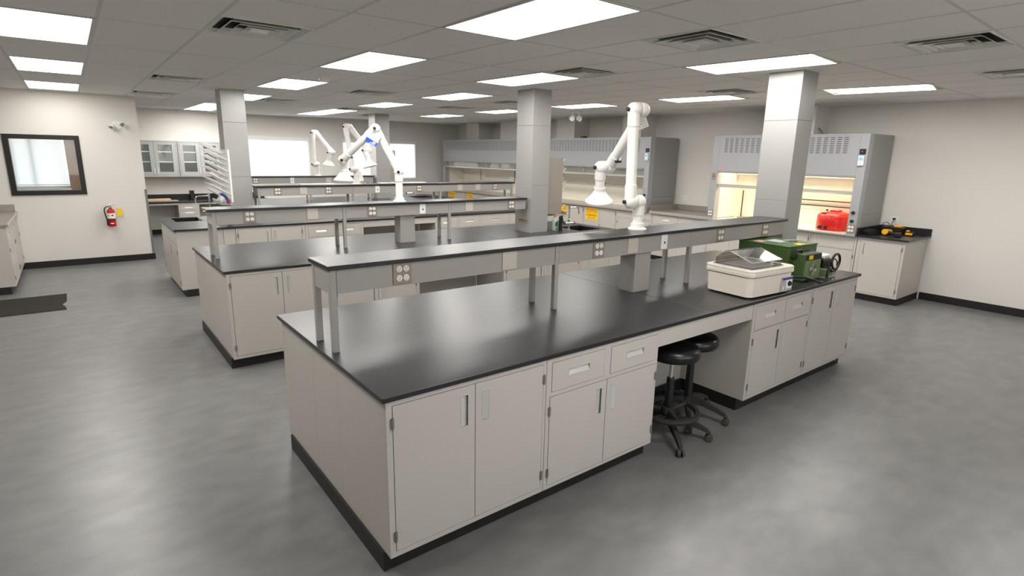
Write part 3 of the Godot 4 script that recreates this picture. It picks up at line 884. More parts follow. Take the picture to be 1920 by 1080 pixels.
# ------------------------------------------------------------------ fume hoods; local x runs along the front, z out of it
func fume_hood(label: String, at: Vector3, w: float, opt := {}) -> void:
	var t := thing("fume_hood", label, "fume hood", at, -90)
	var D := 0.85; var y0 := 0.9; var H := 2.335; var yo := 1.755
	var pl: float = opt.get("pl", 0.12); var pr: float = opt.get("pr", 0.12)
	for s in [[0.0, pl], [w - pr, w]]:
		if s[1] - s[0] > 0.03: obj("post", bx(s[0], y0, -0.14, s[1], H, 0, 0.004), M.hood, t)
	var holes := []
	var n := int((w - pl - pr - 0.18) / 0.094)
	for i in n:
		for j in 9:
			var x := pl + 0.09 + i * 0.094; var y := yo + 0.31 + j * 0.0265
			holes.append([x, y, x + 0.058, y + 0.0095])
	var hd := obj("header_panel", MB.new().perf(pl, yo, w - pr, H, holes, -0.012, -0.003).mesh(), M.hood, t)
	obj("louver_backing", bx(pl + 0.02, yo + 0.28, -0.03, w - pr - 0.02, H - 0.03, -0.014), M.louver_dark, hd)
	obj("header_lip", MB.new().box(pl - 0.01, yo - 0.03, -0.03, w - pr + 0.01, yo, 0.006, 0.006).mesh(), M.hood_side, t)
	for x in [0.0, w - 0.02]:
		obj("side_panel", bx(x, 1.203, -D, x + 0.02, H, -0.141, 0.002), M.hood_side, t)
		obj("side_panel", bx(x, y0, -D, x + 0.02, 1.2, -0.141, 0.002), M.hood_side, t)
	obj("top_panel", bx(0.02, H - 0.02, -D, w - 0.02, H - 0.002, -0.031), M.hood_side, t)
	obj("back_baffle", MB.new().perf(0.02, 0.932, w - 0.02, 2.2, opt.get("slots", []), -D + 0.16, -D + 0.168).mesh(), M.liner, t)
	obj("back_panel", bx(0.02, y0, -D, w - 0.02, H - 0.02, -D + 0.02), M.slot_dark if opt.get("slots", []) else M.liner, t)
	for s in [[maxf(pl - 0.03, 0.021), maxf(pl - 0.02, 0.031)], [minf(w - pr + 0.02, w - 0.031), minf(w - pr + 0.03, w - 0.021)]]:
		obj("side_liner", bx(s[0], 0.94, -D + 0.168, s[1], 2.2, -0.141), M.liner, t)
	obj("liner_ceiling", bx(0.03, 2.2, -D + 0.021, w - 0.03, 2.21, -0.141), M.liner, t)
	obj("work_surface", bx(0.021, y0, -D + 0.021, w - 0.021, 0.93, -0.141), M.liner if opt.get("lit", false) else M.steel, t)
	obj("airfoil", MB.new().box(pl, y0, -0.14, w - pr, 0.935, 0.02, 0.01).mesh(), M.steel, t)
	var xs: Array = opt.get("sash", [pl, w - pr])
	for i in xs.size() - 1:
		var a: float = xs[i] + 0.004; var b: float = xs[i + 1] - 0.004
		var sy: float = opt.get("sash_y", 1.485)
		var so := obj("sash", bx(a, sy, -0.075, b, sy + 0.055, -0.035, 0.008), M.steel, t)
		obj("sash_handle", MB.new().box(a + 0.02, sy + 0.008, -0.036, b - 0.02, sy + 0.02, -0.014, 0.004).mesh(), M.steel, so)
		obj("sash_glass", bx(a + 0.01, sy + 0.05, -0.058, b - 0.01, 2.15, -0.053), M.glass, so)
		if opt.get("stiles", false):
			for x in [a, b - 0.028]: obj("sash_stile", bx(x, sy + 0.05, -0.07, x + 0.028, 2.15, -0.04, 0.003), M.steel_dull, so)
	if opt.get("right_controls", false):
		var x := w - pr
		var mo := obj("sensor_block", bx(x + 0.02, 2.055, 0, x + 0.095, 2.125, 0.02, 0.003), M.black_plastic, t)
		obj("sensor_eye", MB.new().rod(Vector3(x + 0.055, 2.09, 0.02), Vector3(x + 0.055, 2.09, 0.024), 0.012, 10).mesh(), M.louver_dark, mo)
		var s := obj("airflow_monitor", bx(x + 0.015, 1.895, 0, x + 0.09, 2.03, 0.03, 0.006), M.white_plastic, t)
		obj("monitor_screen", bx(x + 0.025, 1.965, 0.0295, x + 0.08, 2.01, 0.0312), M.monitor_screen, s)
		obj("monitor_keys", MB.new().box(x + 0.03, 1.915, 0.0295, x + 0.047, 1.93, 0.0325).box(x + 0.055, 1.915, 0.0295, x + 0.072, 1.93, 0.0325).mesh(), M.label_gray, s)
		for y in [1.12, 1.24]:
			var k := MB.new(); k.along(Vector3(x + 0.055, y, 0), Vector3(x + 0.055, y, 1)); k.lathe([Vector2(0, 0), Vector2(0.024, 0), Vector2(0.022, 0.022), Vector2(0, 0.024)], 16)
			obj("valve_knob", k.mesh(), M.black_plastic, t)
		wall_plate("outlet", t, Vector3(x + 0.055, 1.01, 0.0))
	if opt.get("left_controls", false):
		wall_plate("outlet", t, Vector3(pl * 0.5, 1.03, 0.0))
		var o := obj("switch_plate", bx(pl * 0.5 - 0.035, 1.6, 0, pl * 0.5 + 0.035, 1.72, 0.006, 0.002), M.plate_steel, t)
		obj("switch", bx(pl * 0.5 - 0.006, 1.65, 0.005, pl * 0.5 + 0.006, 1.675, 0.012), M.black_plastic, o)
		var bd := MB.new(); bd.T = Transform3D(Basis.from_scale(Vector3(1, 0.36, 1)), Vector3(pl + 0.06, yo + 0.045, -0.003)) ; bd.T = bd.T * turned(Vector3.RIGHT, 90); bd.lathe([Vector2(0, 0), Vector2(0.05, 0), Vector2(0.05, 0.003), Vector2(0, 0.003)], 24)
		obj("oval_badge", bd.mesh(), M.label_pink, t)
	for x in opt.get("partitions", []):
		obj("baffle_gap", bx(x - 0.012, 1.22, -D + 0.165, x + 0.012, 1.62, -D + 0.17), M.slot_dark, t)
	if opt.get("lit", false):
		for x in [w * 0.28, w * 0.72]:
			var l := obj("hood_lamp", bx(x - 0.45, 2.165, -0.5, x + 0.45, 2.2, -0.25, 0.006), M.hood_lamp_lens, t)
			var a := AreaLight3D.new()
			a.name = "area_light"; a.area_size = Vector2(0.86, 0.22); a.light_color = Color8(255, 236, 206); a.light_energy = HOOD_ENERGY; a.shadow_enabled = true
			a.set("area_range", 6.0); a.set("area_attenuation", 2.0)
			a.transform = Transform3D(Basis.IDENTITY, Vector3(x, 2.16, -0.375)) * turned(Vector3.RIGHT, -90)
			l.add_child(a, true)
		obj("upper_shelf", bx(pl + 0.02, 1.69, -D + 0.168, w - pr, 1.75, -D + 0.25, 0.004), M.liner, t)
		for y in [1.335, 1.255]: obj("lattice_rod", MB.new().rod(Vector3(pl + 0.42, y, -D + 0.19), Vector3(w - pr - 0.02, y, -D + 0.19), 0.008, 8).mesh(), M.slot_dark, t)
		obj("lattice_rod", MB.new().rod(Vector3(pl + 0.14, 0.935, -D + 0.2), Vector3(pl + 0.14, 1.42, -D + 0.2), 0.009, 8).mesh(), M.slot_dark, t)
		obj("clamp_base", bx(pl + 0.1, 0.93, -D + 0.17, pl + 0.3, 0.955, -D + 0.26, 0.004), M.steel_dull, t)


func warning_sign(label: String, d: float, y: float, x: float) -> void:
	var t := thing("warning_sign", label, "sign", V(x, y, d), -90, "yellow flammable signs on the hood cabinets")
	var w := 0.36; var h := 0.25
	obj("sign_plate", bx(-w / 2, -h / 2, 0, w / 2, h / 2, 0.002, 0.0008), M.yellow, t)
	var rows := [["INFLAMMABLE", 0.075, 0.058, 0.9], ["TENIR LOIN DES FLAMMES", 0.03, 0.03, 0.9], ["FLAMMABLE", -0.03, 0.06, 0.9], ["KEEP FIRE AWAY", -0.088, 0.03, 0.62]]
	for r in rows:
		var m := TextMesh.new()
		var f := SystemFont.new(); f.font_names = PackedStringArray(["Droid Sans"]); f.font_weight = 700
		m.font = f; m.text = r[0]; m.font_size = 64; m.pixel_size = r[2] / 64.0 * 1.1; m.depth = 0.0012; m.curve_step = 2.0
		var o := obj("lettering", m, M.sign_red, t)
		o.position = Vector3(0, r[1], 0.0022)
		var wide: float = m.get_aabb().size.x
		if wide > 0.01: o.scale.x = w * r[3] / wide


# ------------------------------------------------------------------ drying racks and fittings
func drying_rack(label: String, at: Vector3, turn: float, w: float, h: float, depth: float, cols: int, rows: int, plen: float) -> Node3D:
	# local x across the rack, z out of it; pegs slope up and out
	var t := thing("drying_rack", label, "drying rack", at, turn)
	obj("back_panel", MB.new().box(0, 0, -depth, w, h, 0, 0.004).mesh(), M.steel_dull, t)
	if not cache.has("peg"):
		cache.peg = MB.new().rod(Vector3.ZERO, Vector3(0, 0.64, 0.77).normalized() * plen, 0.0065, 8, 0.006).lathe([Vector2(0, -0.002), Vector2(0.011, -0.002), Vector2(0.011, 0.006), Vector2(0, 0.006)], 8).mesh()
	for j in rows:
		for i in cols:
			var p := obj("peg", cache.peg, M.white_plastic, t)
			p.position = Vector3(w * (i + 0.5 + (0.15 if j % 2 else -0.15)) / cols, h * (j + 0.55) / rows - 0.03, 0)
	obj("drip_tray", MB.new().box(0, -0.03, -depth, w, -0.022, 0.1).box(0, -0.022, 0.092, w, 0.02, 0.1).mesh(), M.steel, t)
	return t


func lab_faucet(label: String, at: Vector3, turn: float, colored: bool, hgt := 0.3) -> void:
	var t := thing("lab_faucet", label, "faucet", at, turn)
	obj("base", MB.new().lathe([Vector2(0, 0), Vector2(0.028, 0), Vector2(0.028, 0.008), Vector2(0.016, 0.014), Vector2(0.014, 0.11), Vector2(0.018, 0.115), Vector2(0.018, 0.15), Vector2(0.01, 0.16), Vector2(0, 0.16)], 16).mesh(), M.chrome, t)
	obj("riser", MB.new().rod(Vector3(0, 0.15, 0), Vector3(0, hgt, 0), 0.009, 10).rod(Vector3(0, hgt - 0.05, 0), Vector3(0, hgt, 0), 0.014, 12).rod(Vector3(0, hgt, 0), Vector3(0, hgt + 0.012, 0), 0.02, 14).mesh(), M.chrome, t)
	obj("spout", MB.new().tube([Vector3(0, hgt - 0.02, 0), Vector3(0.1, hgt - 0.02, 0), Vector3(0.15, hgt - 0.022, 0), Vector3(0.175, hgt - 0.035, 0), Vector3(0.185, hgt - 0.06, 0), Vector3(0.186, hgt - 0.1, 0)], 0.009, 10).rod(Vector3(0.186, hgt - 0.08, 0), Vector3(0.186, hgt - 0.12, 0), 0.012, 10, 0.008).mesh(), M.chrome, t)
	obj("valve", MB.new().rod(Vector3(-0.07, 0.1, 0.0), Vector3(0.07, 0.1, 0.02), 0.013, 10).mesh(), M.chrome, t)
	for s in [[-1, M.green_knob], [1, M.red_plastic]]:
		var k := MB.new(); k.along(Vector3(s[0] * 0.066, 0.1, s[0] * 0.01), Vector3(s[0], 0.1, s[0] * 0.1)); k.lathe([Vector2(0, 0), Vector2(0.02, 0), Vector2(0.026, 0.012), Vector2(0.02, 0.03), Vector2(0, 0.032)], 10)
		obj("handle", k.mesh(), s[1] if colored else M.chrome, t)


# ------------------------------------------------------------------ loose things
func lab_stool(label: String, x: float, d: float, turn: float, ring: bool, seat_y: float) -> void:
	var t := thing("lab_stool", label, "stool", V(x, 0, d), turn, "black stools in the knee space")
	var sy := seat_y
	obj("seat", MB.new().lathe([Vector2(0, sy - 0.095), Vector2(0.15, sy - 0.095), Vector2(0.175, sy - 0.085), Vector2(0.186, sy - 0.062), Vector2(0.186, sy - 0.035), Vector2(0.174, sy - 0.012), Vector2(0.15, sy), Vector2(0.06, sy - 0.002), Vector2(0, sy - 0.003)], 36, true).mesh(), M.black_vinyl, t)
	obj("gas_rod", MB.new().rod(Vector3(0, 0.42, 0), Vector3(0, sy - 0.06, 0), 0.014, 14).mesh(), M.steel, t)
	obj("post_sleeve", MB.new().lathe([Vector2(0, 0.1), Vector2(0.034, 0.1), Vector2(0.03, 0.2), Vector2(0.027, 0.44), Vector2(0.022, 0.45), Vector2(0, 0.45)], 18).mesh(), M.black_plastic, t)
	for k in 5:
		var a := TAU * k / 5.0
		var dir := Vector3(cos(a), 0, sin(a))
		var b := MB.new()
		var side := Vector3(-dir.z, 0, dir.x)
		var prev := []
		for s in [[0.0, 0.155, 0.028, 0.032], [0.12, 0.145, 0.024, 0.028], [0.22, 0.112, 0.02, 0.022], [0.285, 0.082, 0.018, 0.018], [0.3, 0.062, 0.012, 0.01]]:
			var c: Vector3 = dir * s[0] + Vector3(0, s[1], 0)
			var q := [c - side * s[2] - Vector3(0, s[3], 0), c + side * s[2] - Vector3(0, s[3], 0), c + side * s[2] * 0.8 + Vector3(0, s[3] * 0.4, 0), c - side * s[2] * 0.8 + Vector3(0, s[3] * 0.4, 0)]
			if prev:
				for i in 4: b.quad(prev[i], q[i], q[(i + 1) % 4], prev[(i + 1) % 4])
			prev = q
		b.quad(prev[0], prev[3], prev[2], prev[1])
		var leg := obj("leg", b.mesh(), M.black_dusty, t)
		var c := MB.new()
		var hub := dir * 0.295
		c.rod(hub + Vector3(0, 0.03, 0), hub + Vector3(0, 0.075, 0), 0.008, 8)
		for s in [-1.0, 1.0]:
			c.along(hub + Vector3(0, 0.028, 0) + side * 0.006 * s, hub + Vector3(0, 0.028, 0) + side * s)
			c.lathe([Vector2(0, 0), Vector2(0.027, 0), Vector2(0.028, 0.004), Vector2(0.024, 0.018), Vector2(0, 0.02)], 14)
			c.T = Transform3D()
		obj("caster", c.mesh(), M.caster, leg)
	if ring:
		var pts := []
		for i in 41: pts.append(Vector3(cos(TAU * i / 40.0) * 0.205, 0.2, sin(TAU * i / 40.0) * 0.205))
		var rb := MB.new()
		rb.lathe([Vector2(0.18, 0.19), Vector2(0.216, 0.185), Vector2(0.222, 0.2), Vector2(0.216, 0.214), Vector2(0.19, 0.216), Vector2(0.18, 0.19)], 40)
		for k in 3:
			var a := TAU * k / 3.0 + 0.4
			rb.rod(Vector3(0, 0.2, 0), Vector3(cos(a) * 0.2, 0.2, sin(a) * 0.2), 0.016, 8)
		rb.lathe([Vector2(0.0, 0.18), Vector2(0.045, 0.18), Vector2(0.045, 0.23), Vector2(0, 0.23)], 16)
		obj("foot_ring", rb.mesh(), M.black_dusty, t)


func water_bath() -> void:
	var t := thing("water_bath", "white water bath with a clear gabled cover on the front island", "water bath", V(2.995, TOP, 0.04), -4)
	var b := MB.new()
	# a box with cut corners, slightly wider at the rim
	var ring := func(w: float, l: float, o: float) -> Array:
		var c := 0.035
		return [Vector3(o + c, 0, -o), Vector3(w - o - c, 0, -o), Vector3(w - o, 0, -o - c), Vector3(w - o, 0, -l + o + c), Vector3(w - o - c, 0, -l + o), Vector3(o + c, 0, -l + o), Vector3(o, 0, -l + o + c), Vector3(o, 0, -o - c)]
	var loft := func(mb: MB, levels: Array) -> void:
		for i in levels.size() - 1:
			var A: Array = ring.call(0.57, 0.43, levels[i][1]); var B: Array = ring.call(0.57, 0.43, levels[i + 1][1])
			for k in 8:
				var j := (k + 1) % 8
				mb.quad(A[k] + Vector3(0, levels[i][0], 0), A[j] + Vector3(0, levels[i][0], 0), B[j] + Vector3(0, levels[i + 1][0], 0), B[k] + Vector3(0, levels[i + 1][0], 0))
		var top: Array = ring.call(0.57, 0.43, levels[-1][1])
		for k in range(1, 7): mb.flat(top[0] + Vector3(0, levels[-1][0], 0), top[k] + Vector3(0, levels[-1][0], 0), top[k + 1] + Vector3(0, levels[-1][0], 0))
	loft.call(b, [[0.012, 0.018], [0.012, 0.012], [0.165, 0.004], [0.165, 0.0]])
	obj("body", b.mesh(), M.cream_plastic, t)
	var r := MB.new()
	loft.call(r, [[0.166, 0.004], [0.17, -0.006], [0.192, -0.008], [0.194, -0.004], [0.216, -0.006], [0.22, 0.0]])
	obj("rim", r.mesh(), M.cream_plastic, t)
	for p in [[0.05, -0.05], [0.5, -0.05], [0.05, -0.37], [0.5, -0.37]]:
		obj("foot", MB.new().rod(Vector3(p[0], 0, p[1]), Vector3(p[0], 0.014, p[1]), 0.014, 10).mesh(), M.black_plastic, t)
	obj("rating_plate", bx(0.4, 0.02, -0.012, 0.553, 0.135, 0.002, 0.002), M.label_gray, t)
	obj("blue_band", bx(0.408, 0.112, 0.0019, 0.55, 0.128, 0.0032), M.label_blue, t)
	obj("pink_label", bx(0.405, 0.093, 0.0019, 0.44, 0.11, 0.0032), M.label_pink, t)
	obj("dial_panel", bx(0.466, 0.04, 0.0019, 0.546, 0.108, 0.0034), M.paper, t)
	obj("control_dial", MB.new().rod(Vector3(0.506, 0.078, 0.002), Vector3(0.506, 0.078, 0.016), 0.022, 16, 0.018).mesh(), M.black_plastic, t)
	obj("rocker_switch", bx(0.418, 0.035, 0.0019, 0.43, 0.065, 0.007, 0.002), M.paper, t)
	# steel deck and the gabled cover with a notch for the thermometer
	obj("deck", bx(0.04, 0.218, -0.385, 0.47, 0.224, -0.04, 0.002), M.steel, t)
	var c := MB.new()
	var x0 := 0.06; var x1 := 0.45; var zf := -0.05; var zb := -0.375; var y := 0.225; var yw := 0.27; var yr := 0.335; var zr := -0.25
	var th := 0.003
	var prof := [Vector2(zf, y), Vector2(zf, yw), Vector2(zr, yr), Vector2(zr - 0.04, yr), Vector2(zb, yw), Vector2(zb, y)]
	for i in prof.size() - 1:
		var p: Vector2 = prof[i]; var q: Vector2 = prof[i + 1]
		c.quad(Vector3(x0, p.y, p.x), Vector3(x1, p.y, p.x), Vector3(x1, q.y, q.x), Vector3(x0, q.y, q.x))
	for x in [x0, x1]:
		for k in range(1, prof.size() - 1):
			var a := Vector3(x, prof[0].y, prof[0].x); var d := Vector3(x, prof[k].y, prof[k].x); var e := Vector3(x, prof[k + 1].y, prof[k + 1].x)
			if x == x0: c.flat(a, d, e)
			else: c.flat(a, e, d)
	var co := obj("gabled_cover", c.mesh(), M.smoked_cover, t)
	obj("cover_lip", MB.new().perf(0, 0, 0.41, 0.345, [[0.012, 0.012, 0.398, 0.333]], 0, 0.004).mesh(), M.smoked_cover, co).transform = Transform3D(turned(Vector3.RIGHT, -90).basis, Vector3(0.05, 0.2245, -0.04))
	obj("cover_edge", MB.new().rod(Vector3(x0, yw, zf), Vector3(x0, yr, zr), 0.003, 6).rod(Vector3(x0, yw, zf), Vector3(x1, yw, zf), 0.003, 6).rod(Vector3(x1, yw, zf), Vector3(x1, yr, zr), 0.003, 6).mesh(), M.clear_plastic, co)
	obj("thermometer_notch", bx(0.29, 0.226, -0.056, 0.33, 0.275, -0.046, 0.002), M.clear_plastic, co)


func green_machine() -> void:
	var t := thing("lab_instrument", "dark green metal instrument with a round grille, beside the white water bath", "instrument", V(4.0, TOP, 0.16), -3)
	obj("main_case", bx(-0.06, 0.02, -0.58, 0.4, 0.292, -0.085, 0.003), M.machine_green, t)
	obj("top_lid", bx(-0.065, 0.292, -0.585, 0.405, 0.302, -0.08, 0.002), M.machine_green, t)
	for p in [[-0.045, -0.56], [0.16, -0.56], [0.38, -0.56], [-0.045, -0.1], [0.16, -0.1], [0.38, -0.1], [-0.045, -0.33], [0.38, -0.33]]:
		obj("screw", MB.new().rod(Vector3(p[0], 0.302, p[1]), Vector3(p[0], 0.306, p[1]), 0.007, 8).mesh(), M.chrome, t)
	obj("red_label", bx(-0.02, 0.302, -0.46, 0.07, 0.3035, -0.38), M.label_pink, t)
	obj("gray_label", bx(0.1, 0.302, -0.42, 0.26, 0.3035, -0.27), M.label_gray, t)
	obj("hinge_bar", MB.new().rod(Vector3(0.2, 0.31, -0.3), Vector3(0.33, 0.31, -0.24), 0.008, 8).rod(Vector3(0.2, 0.302, -0.3), Vector3(0.2, 0.31, -0.3), 0.006, 8).rod(Vector3(0.33, 0.302, -0.24), Vector3(0.33, 0.31, -0.24), 0.006, 8).mesh(), M.steel, t)
	obj("yellow_sticker", bx(0.13, 0.302, -0.16, 0.22, 0.3036, -0.1), M.yellow, t)
	obj("carry_handle", MB.new().tube([Vector3(-0.02, 0.2, -0.09), Vector3(-0.02, 0.2, -0.05), Vector3(-0.02, 0.255, -0.045), Vector3(-0.01, 0.268, -0.045), Vector3(0.06, 0.268, -0.045), Vector3(0.07, 0.255, -0.045), Vector3(0.07, 0.2, -0.05), Vector3(0.07, 0.2, -0.09)], 0.008, 8).mesh(), M.black_plastic, t)
	# the fan housing in front
	var f := obj("fan_housing", bx(0.0, 0.008, -0.085, 0.28, 0.243, 0.03, 0.003), M.machine_green, t)
	obj("front_face", bx(0.012, 0.02, 0.0295, 0.268, 0.186, 0.033, 0.001), M.machine_green_light, f)
	obj("dark_strip", bx(0.012, 0.188, 0.0295, 0.268, 0.237, 0.0335, 0.001), M.black_plastic, f)
	obj("vent_top", bx(0.02, 0.2425, -0.07, 0.26, 0.245, 0.02), M.black_plastic, f)
	obj("yellow_sticker", bx(0.06, 0.196, 0.0334, 0.125, 0.23, 0.0345), M.yellow, f)
	var g := MB.new(); g.along(Vector3(0.14, 0.104, 0.033), Vector3(0.14, 0.104, 1)); g.lathe([Vector2(0.058, 0), Vector2(0.062, 0.003), Vector2(0.056, 0.005), Vector2(0.048, 0.003), Vector2(0.02, 0.004), Vector2(0, 0.006)], 28)
	obj("round_grille", g.mesh(), M.machine_green_light, f)
	var gb := MB.new()
	for i in 4:
		var rr := 0.014 + i * 0.012
		gb.along(Vector3(0.14, 0.104, 0.037), Vector3(0.14, 0.104, 1)); gb.lathe([Vector2(rr, 0), Vector2(rr + 0.003, 0.003), Vector2(rr + 0.006, 0)], 24)
	obj("grille_ring", gb.mesh(), M.hinge, f)
	for p in [[-0.04, -0.55], [0.37, -0.55], [0.03, -0.0], [0.25, -0.0]]:
		obj("foot", MB.new().rod(Vector3(p[0], 0, p[1]), Vector3(p[0], 0.022, p[1]), 0.014, 10).mesh(), M.black_plastic, t)
	# the pump at its right with hoses
	var pu := thing("vacuum_pump", "small pump with white top and black hoses at the right of the green instrument", "pump", V(4.335, TOP, 0.1), -3)
	obj("pump_base", bx(0, 0.012, -0.16, 0.16, 0.085, 0.0, 0.004), M.machine_green_light, pu)
	obj("base_plate", bx(-0.005, 0.0, -0.165, 0.17, 0.012, 0.01, 0.002), M.steel_dull, pu)
	obj("motor", MB.new().rod(Vector3(0.02, 0.135, -0.08), Vector3(0.16, 0.135, -0.08), 0.052, 20).rod(Vector3(0.16, 0.135, -0.08), Vector3(0.19, 0.135, -0.08), 0.036, 16).mesh(), M.black_plastic, pu)
	obj("motor_cap", bx(0.03, 0.17, -0.13, 0.14, 0.21, -0.03, 0.01), M.white_plastic, pu)
	for p in [[0.05, 0.1], [0.1, 0.095], [0.14, 0.11]]:
		obj("bolt", MB.new().rod(Vector3(p[0], p[1], -0.032), Vector3(p[0], p[1], -0.02), 0.008, 8).mesh(), M.chrome, pu)
	var loop := []
	for i in 25:
		var a := -1.9 + TAU * 1.05 * i / 24.0
		loop.append(Vector3(0.11 + cos(a) * 0.085, 0.135 + sin(a) * 0.075 + i * 0.001, 0.02 + i * 0.0012))
	obj("hose_coil", MB.new().tube(loop, 0.011, 10).mesh(), M.black_plastic, pu)
	obj("vacuum_hose", MB.new().tube([Vector3(0.04, 0.14, 0.02), Vector3(0.015, 0.1, 0.03), Vector3(0.0, 0.05, 0.03), Vector3(0.0, 0.012, 0.03)], 0.011, 10).mesh(), M.black_plastic, pu)
	obj("power_cord", MB.new().tube([Vector3(0.19, 0.13, -0.06), Vector3(0.27, 0.15, -0.05), Vector3(0.32, 0.12, -0.05), Vector3(0.325, 0.07, -0.05), Vector3(0.29, 0.025, -0.04), Vector3(0.22, 0.008, -0.03), Vector3(0.15, 0.02, -0.02)], 0.0055, 8).mesh(), M.black_plastic, pu)
	tag(obj("rubber_hose", MB.new().tube([V(3.6, 0.98, 0.16), V(3.72, 0.995, 0.12), V(3.85, 0.99, 0.06), V(3.95, 0.965, 0.02), V(4.04, 0.935, 0.005), V(4.1, 0.926, 0.01), V(4.16, 0.927, 0.05)], 0.0115, 10).mesh(), M.black_plastic), "thick black rubber hose curving from behind the white water bath", "hose")


func small_things() -> void:
	# red tank in the right-hand fume hood
	var t := thing("pressure_tank", "big red drum tank standing inside the lit fume hood at the right", "tank", V(8.24, 0.93, 1.69))
	obj("drum", MB.new().lathe([Vector2(0, 0), Vector2(0.24, 0), Vector2(0.247, 0.012), Vector2(0.243, 0.205), Vector2(0.232, 0.228), Vector2(0.19, 0.25), Vector2(0.1, 0.274), Vector2(0, 0.278)], 40, true).mesh(), M.red_paint, t)
	obj("filler_cap", bx(-0.05, 0.268, -0.07, 0.05, 0.302, 0.07, 0.01), M.red_paint, t)
	obj("bleed_screw", MB.new().rod(Vector3(-0.07, 0.28, -0.1), Vector3(-0.07, 0.305, -0.1), 0.016, 10).mesh(), M.black_plastic, t)
	obj("rating_label", bx(-0.2, 0.25, -0.13, -0.15, 0.266, -0.06), M.brass, t)
	for a in [3.55, 3.2]:
		var d := Vector3(cos(a), 0, sin(a))
		obj("port", MB.new().rod(d * 0.235 + Vector3(0, 0.045, 0), d * 0.275 + Vector3(0, 0.045, 0), 0.024, 12).rod(d * 0.275 + Vector3(0, 0.045, 0), d * 0.29 + Vector3(0, 0.045, 0), 0.016, 12).mesh(), M.slot_dark, t)
	# tools on the corner counter
	var dr := thing("cordless_drill", "yellow and black cordless drill lying on the corner counter by the fume hood", "drill", V(8.25, 0.93, 0.98), 12)
	obj("motor_body", MB.new().rod(Vector3(-0.12, 0.06, 0), Vector3(0.1, 0.045, 0.03), 0.04, 14, 0.034).rod(Vector3(0.1, 0.045, 0.03), Vector3(0.15, 0.042, 0.036), 0.03, 12).mesh(), M.tool_yellow, dr)
	obj("chuck", MB.new().rod(Vector3(0.15, 0.042, 0.036), Vector3(0.21, 0.04, 0.044), 0.022, 12, 0.014).mesh(), M.black_plastic, dr)
	obj("grip", MB.new().rod(Vector3(-0.06, 0.05, 0.01), Vector3(-0.12, 0.035, 0.15), 0.026, 10, 0.024).mesh(), M.black_plastic, dr)
	obj("battery_pack", bx(-0.19, 0.0, 0.12, -0.06, 0.06, 0.2, 0.012), M.black_plastic, dr)
	var ds := thing("hand_sander", "dark tool with rounded black casing left of the yellow drill on the corner counter", "tool", V(8.1, 0.93, 1.1), -15)
	obj("casing", MB.new().prism(PackedVector2Array([Vector2(-0.13, 0), Vector2(0.13, 0), Vector2(0.15, 0.03), Vector2(0.05, 0.075), Vector2(-0.06, 0.085), Vector2(-0.14, 0.05)]), -0.05, 0.05).mesh(), M.black_plastic, ds)
	var ch := thing("battery_charger", "black battery charger with a plugged-in lead behind the yellow drill", "charger", V(8.56, 0.93, 1.0), 0)
	obj("case", bx(-0.08, 0, -0.14, 0.08, 0.1, 0.14, 0.012), M.black_plastic, ch)
	obj("yellow_trim", bx(-0.07, 0.1, 0.03, 0.06, 0.125, 0.12, 0.008), M.tool_yellow, ch)
	obj("power_lead", MB.new().tube([Vector3(0.02, 0.1, -0.02), Vector3(0.0, 0.14, -0.03), Vector3(0.05, 0.17, -0.03), Vector3(0.12, 0.19, -0.04), Vector3(0.165, 0.2, -0.06), Vector3(0.183, 0.2, -0.06)], 0.005, 6).mesh(), M.black_plastic, ch)
	obj("plug", bx(0.155, 0.185, -0.075, 0.182, 0.215, -0.045, 0.004), M.black_plastic, ch)
	obj("coiled_lead", MB.new().tube([Vector3(-0.02, 0.1, -0.12), Vector3(-0.03, 0.14, -0.13), Vector3(0.0, 0.16, -0.09), Vector3(0.02, 0.13, -0.06), Vector3(0.0, 0.102, -0.05)], 0.005, 6).mesh(), M.black_plastic, ch)
	var bp := thing("battery_pack", "yellow and black spare battery lying right of the cordless drill", "battery", V(8.5, 0.93, 0.76), 10)
	obj("casing", bx(-0.06, 0, -0.05, 0.06, 0.055, 0.05, 0.01), M.black_plastic, bp)
	obj("yellow_label", bx(-0.064, 0.015, -0.045, -0.06, 0.045, 0.04), M.tool_yellow, bp)
	obj("terminal_block", bx(-0.04, 0.055, -0.045, 0.04, 0.075, -0.005, 0.005), M.tool_yellow, bp)
	# wall outlets
	var w1 := thing("wall_outlet", "white wall outlet plate with a black plug above the corner counter", "outlet", V(8.749, 1.11, 1.06), -90)
	wall_plate("white", w1, Vector3.ZERO)
	var w2 := thing("wall_outlet", "white wall outlet plate between the two fume hoods above the steel counter", "outlet", V(8.749, 1.17, 4.77), -90)
	wall_plate("white", w2, Vector3.ZERO)
	# soap and spray bottles by the second sink
	var sp := thing("soap_bottle", "clear bottle with green label and orange cap beside the second island's sink", "bottle", V(4.43, TOP, 3.84))
	obj("bottle", MB.new().lathe([Vector2(0, 0), Vector2(0.036, 0), Vector2(0.04, 0.006), Vector2(0.04, 0.12), Vector2(0.034, 0.15), Vector2(0.016, 0.172), Vector2(0.014, 0.19), Vector2(0, 0.19)], 20, true).mesh(), M.clear_plastic, sp)
	obj("label", MB.new().prism(PackedVector2Array([Vector2(-0.025, 0.07), Vector2(0.0, 0.055), Vector2(0.022, 0.07), Vector2(0.03, 0.1), Vector2(0.0, 0.135), Vector2(-0.02, 0.11)]), 0.034, 0.041).prism(PackedVector2Array([Vector2(-0.02, 0.02), Vector2(0.01, 0.015), Vector2(0.026, 0.035), Vector2(0.0, 0.045)]), 0.037, 0.0415).mesh(), M.green_knob, sp)
	obj("cap", MB.new().lathe([Vector2(0, 0.188), Vector2(0.014, 0.188), Vector2(0.021, 0.21), Vector2(0.021, 0.222), Vector2(0, 0.222)], 14).mesh(), M.orange, sp)
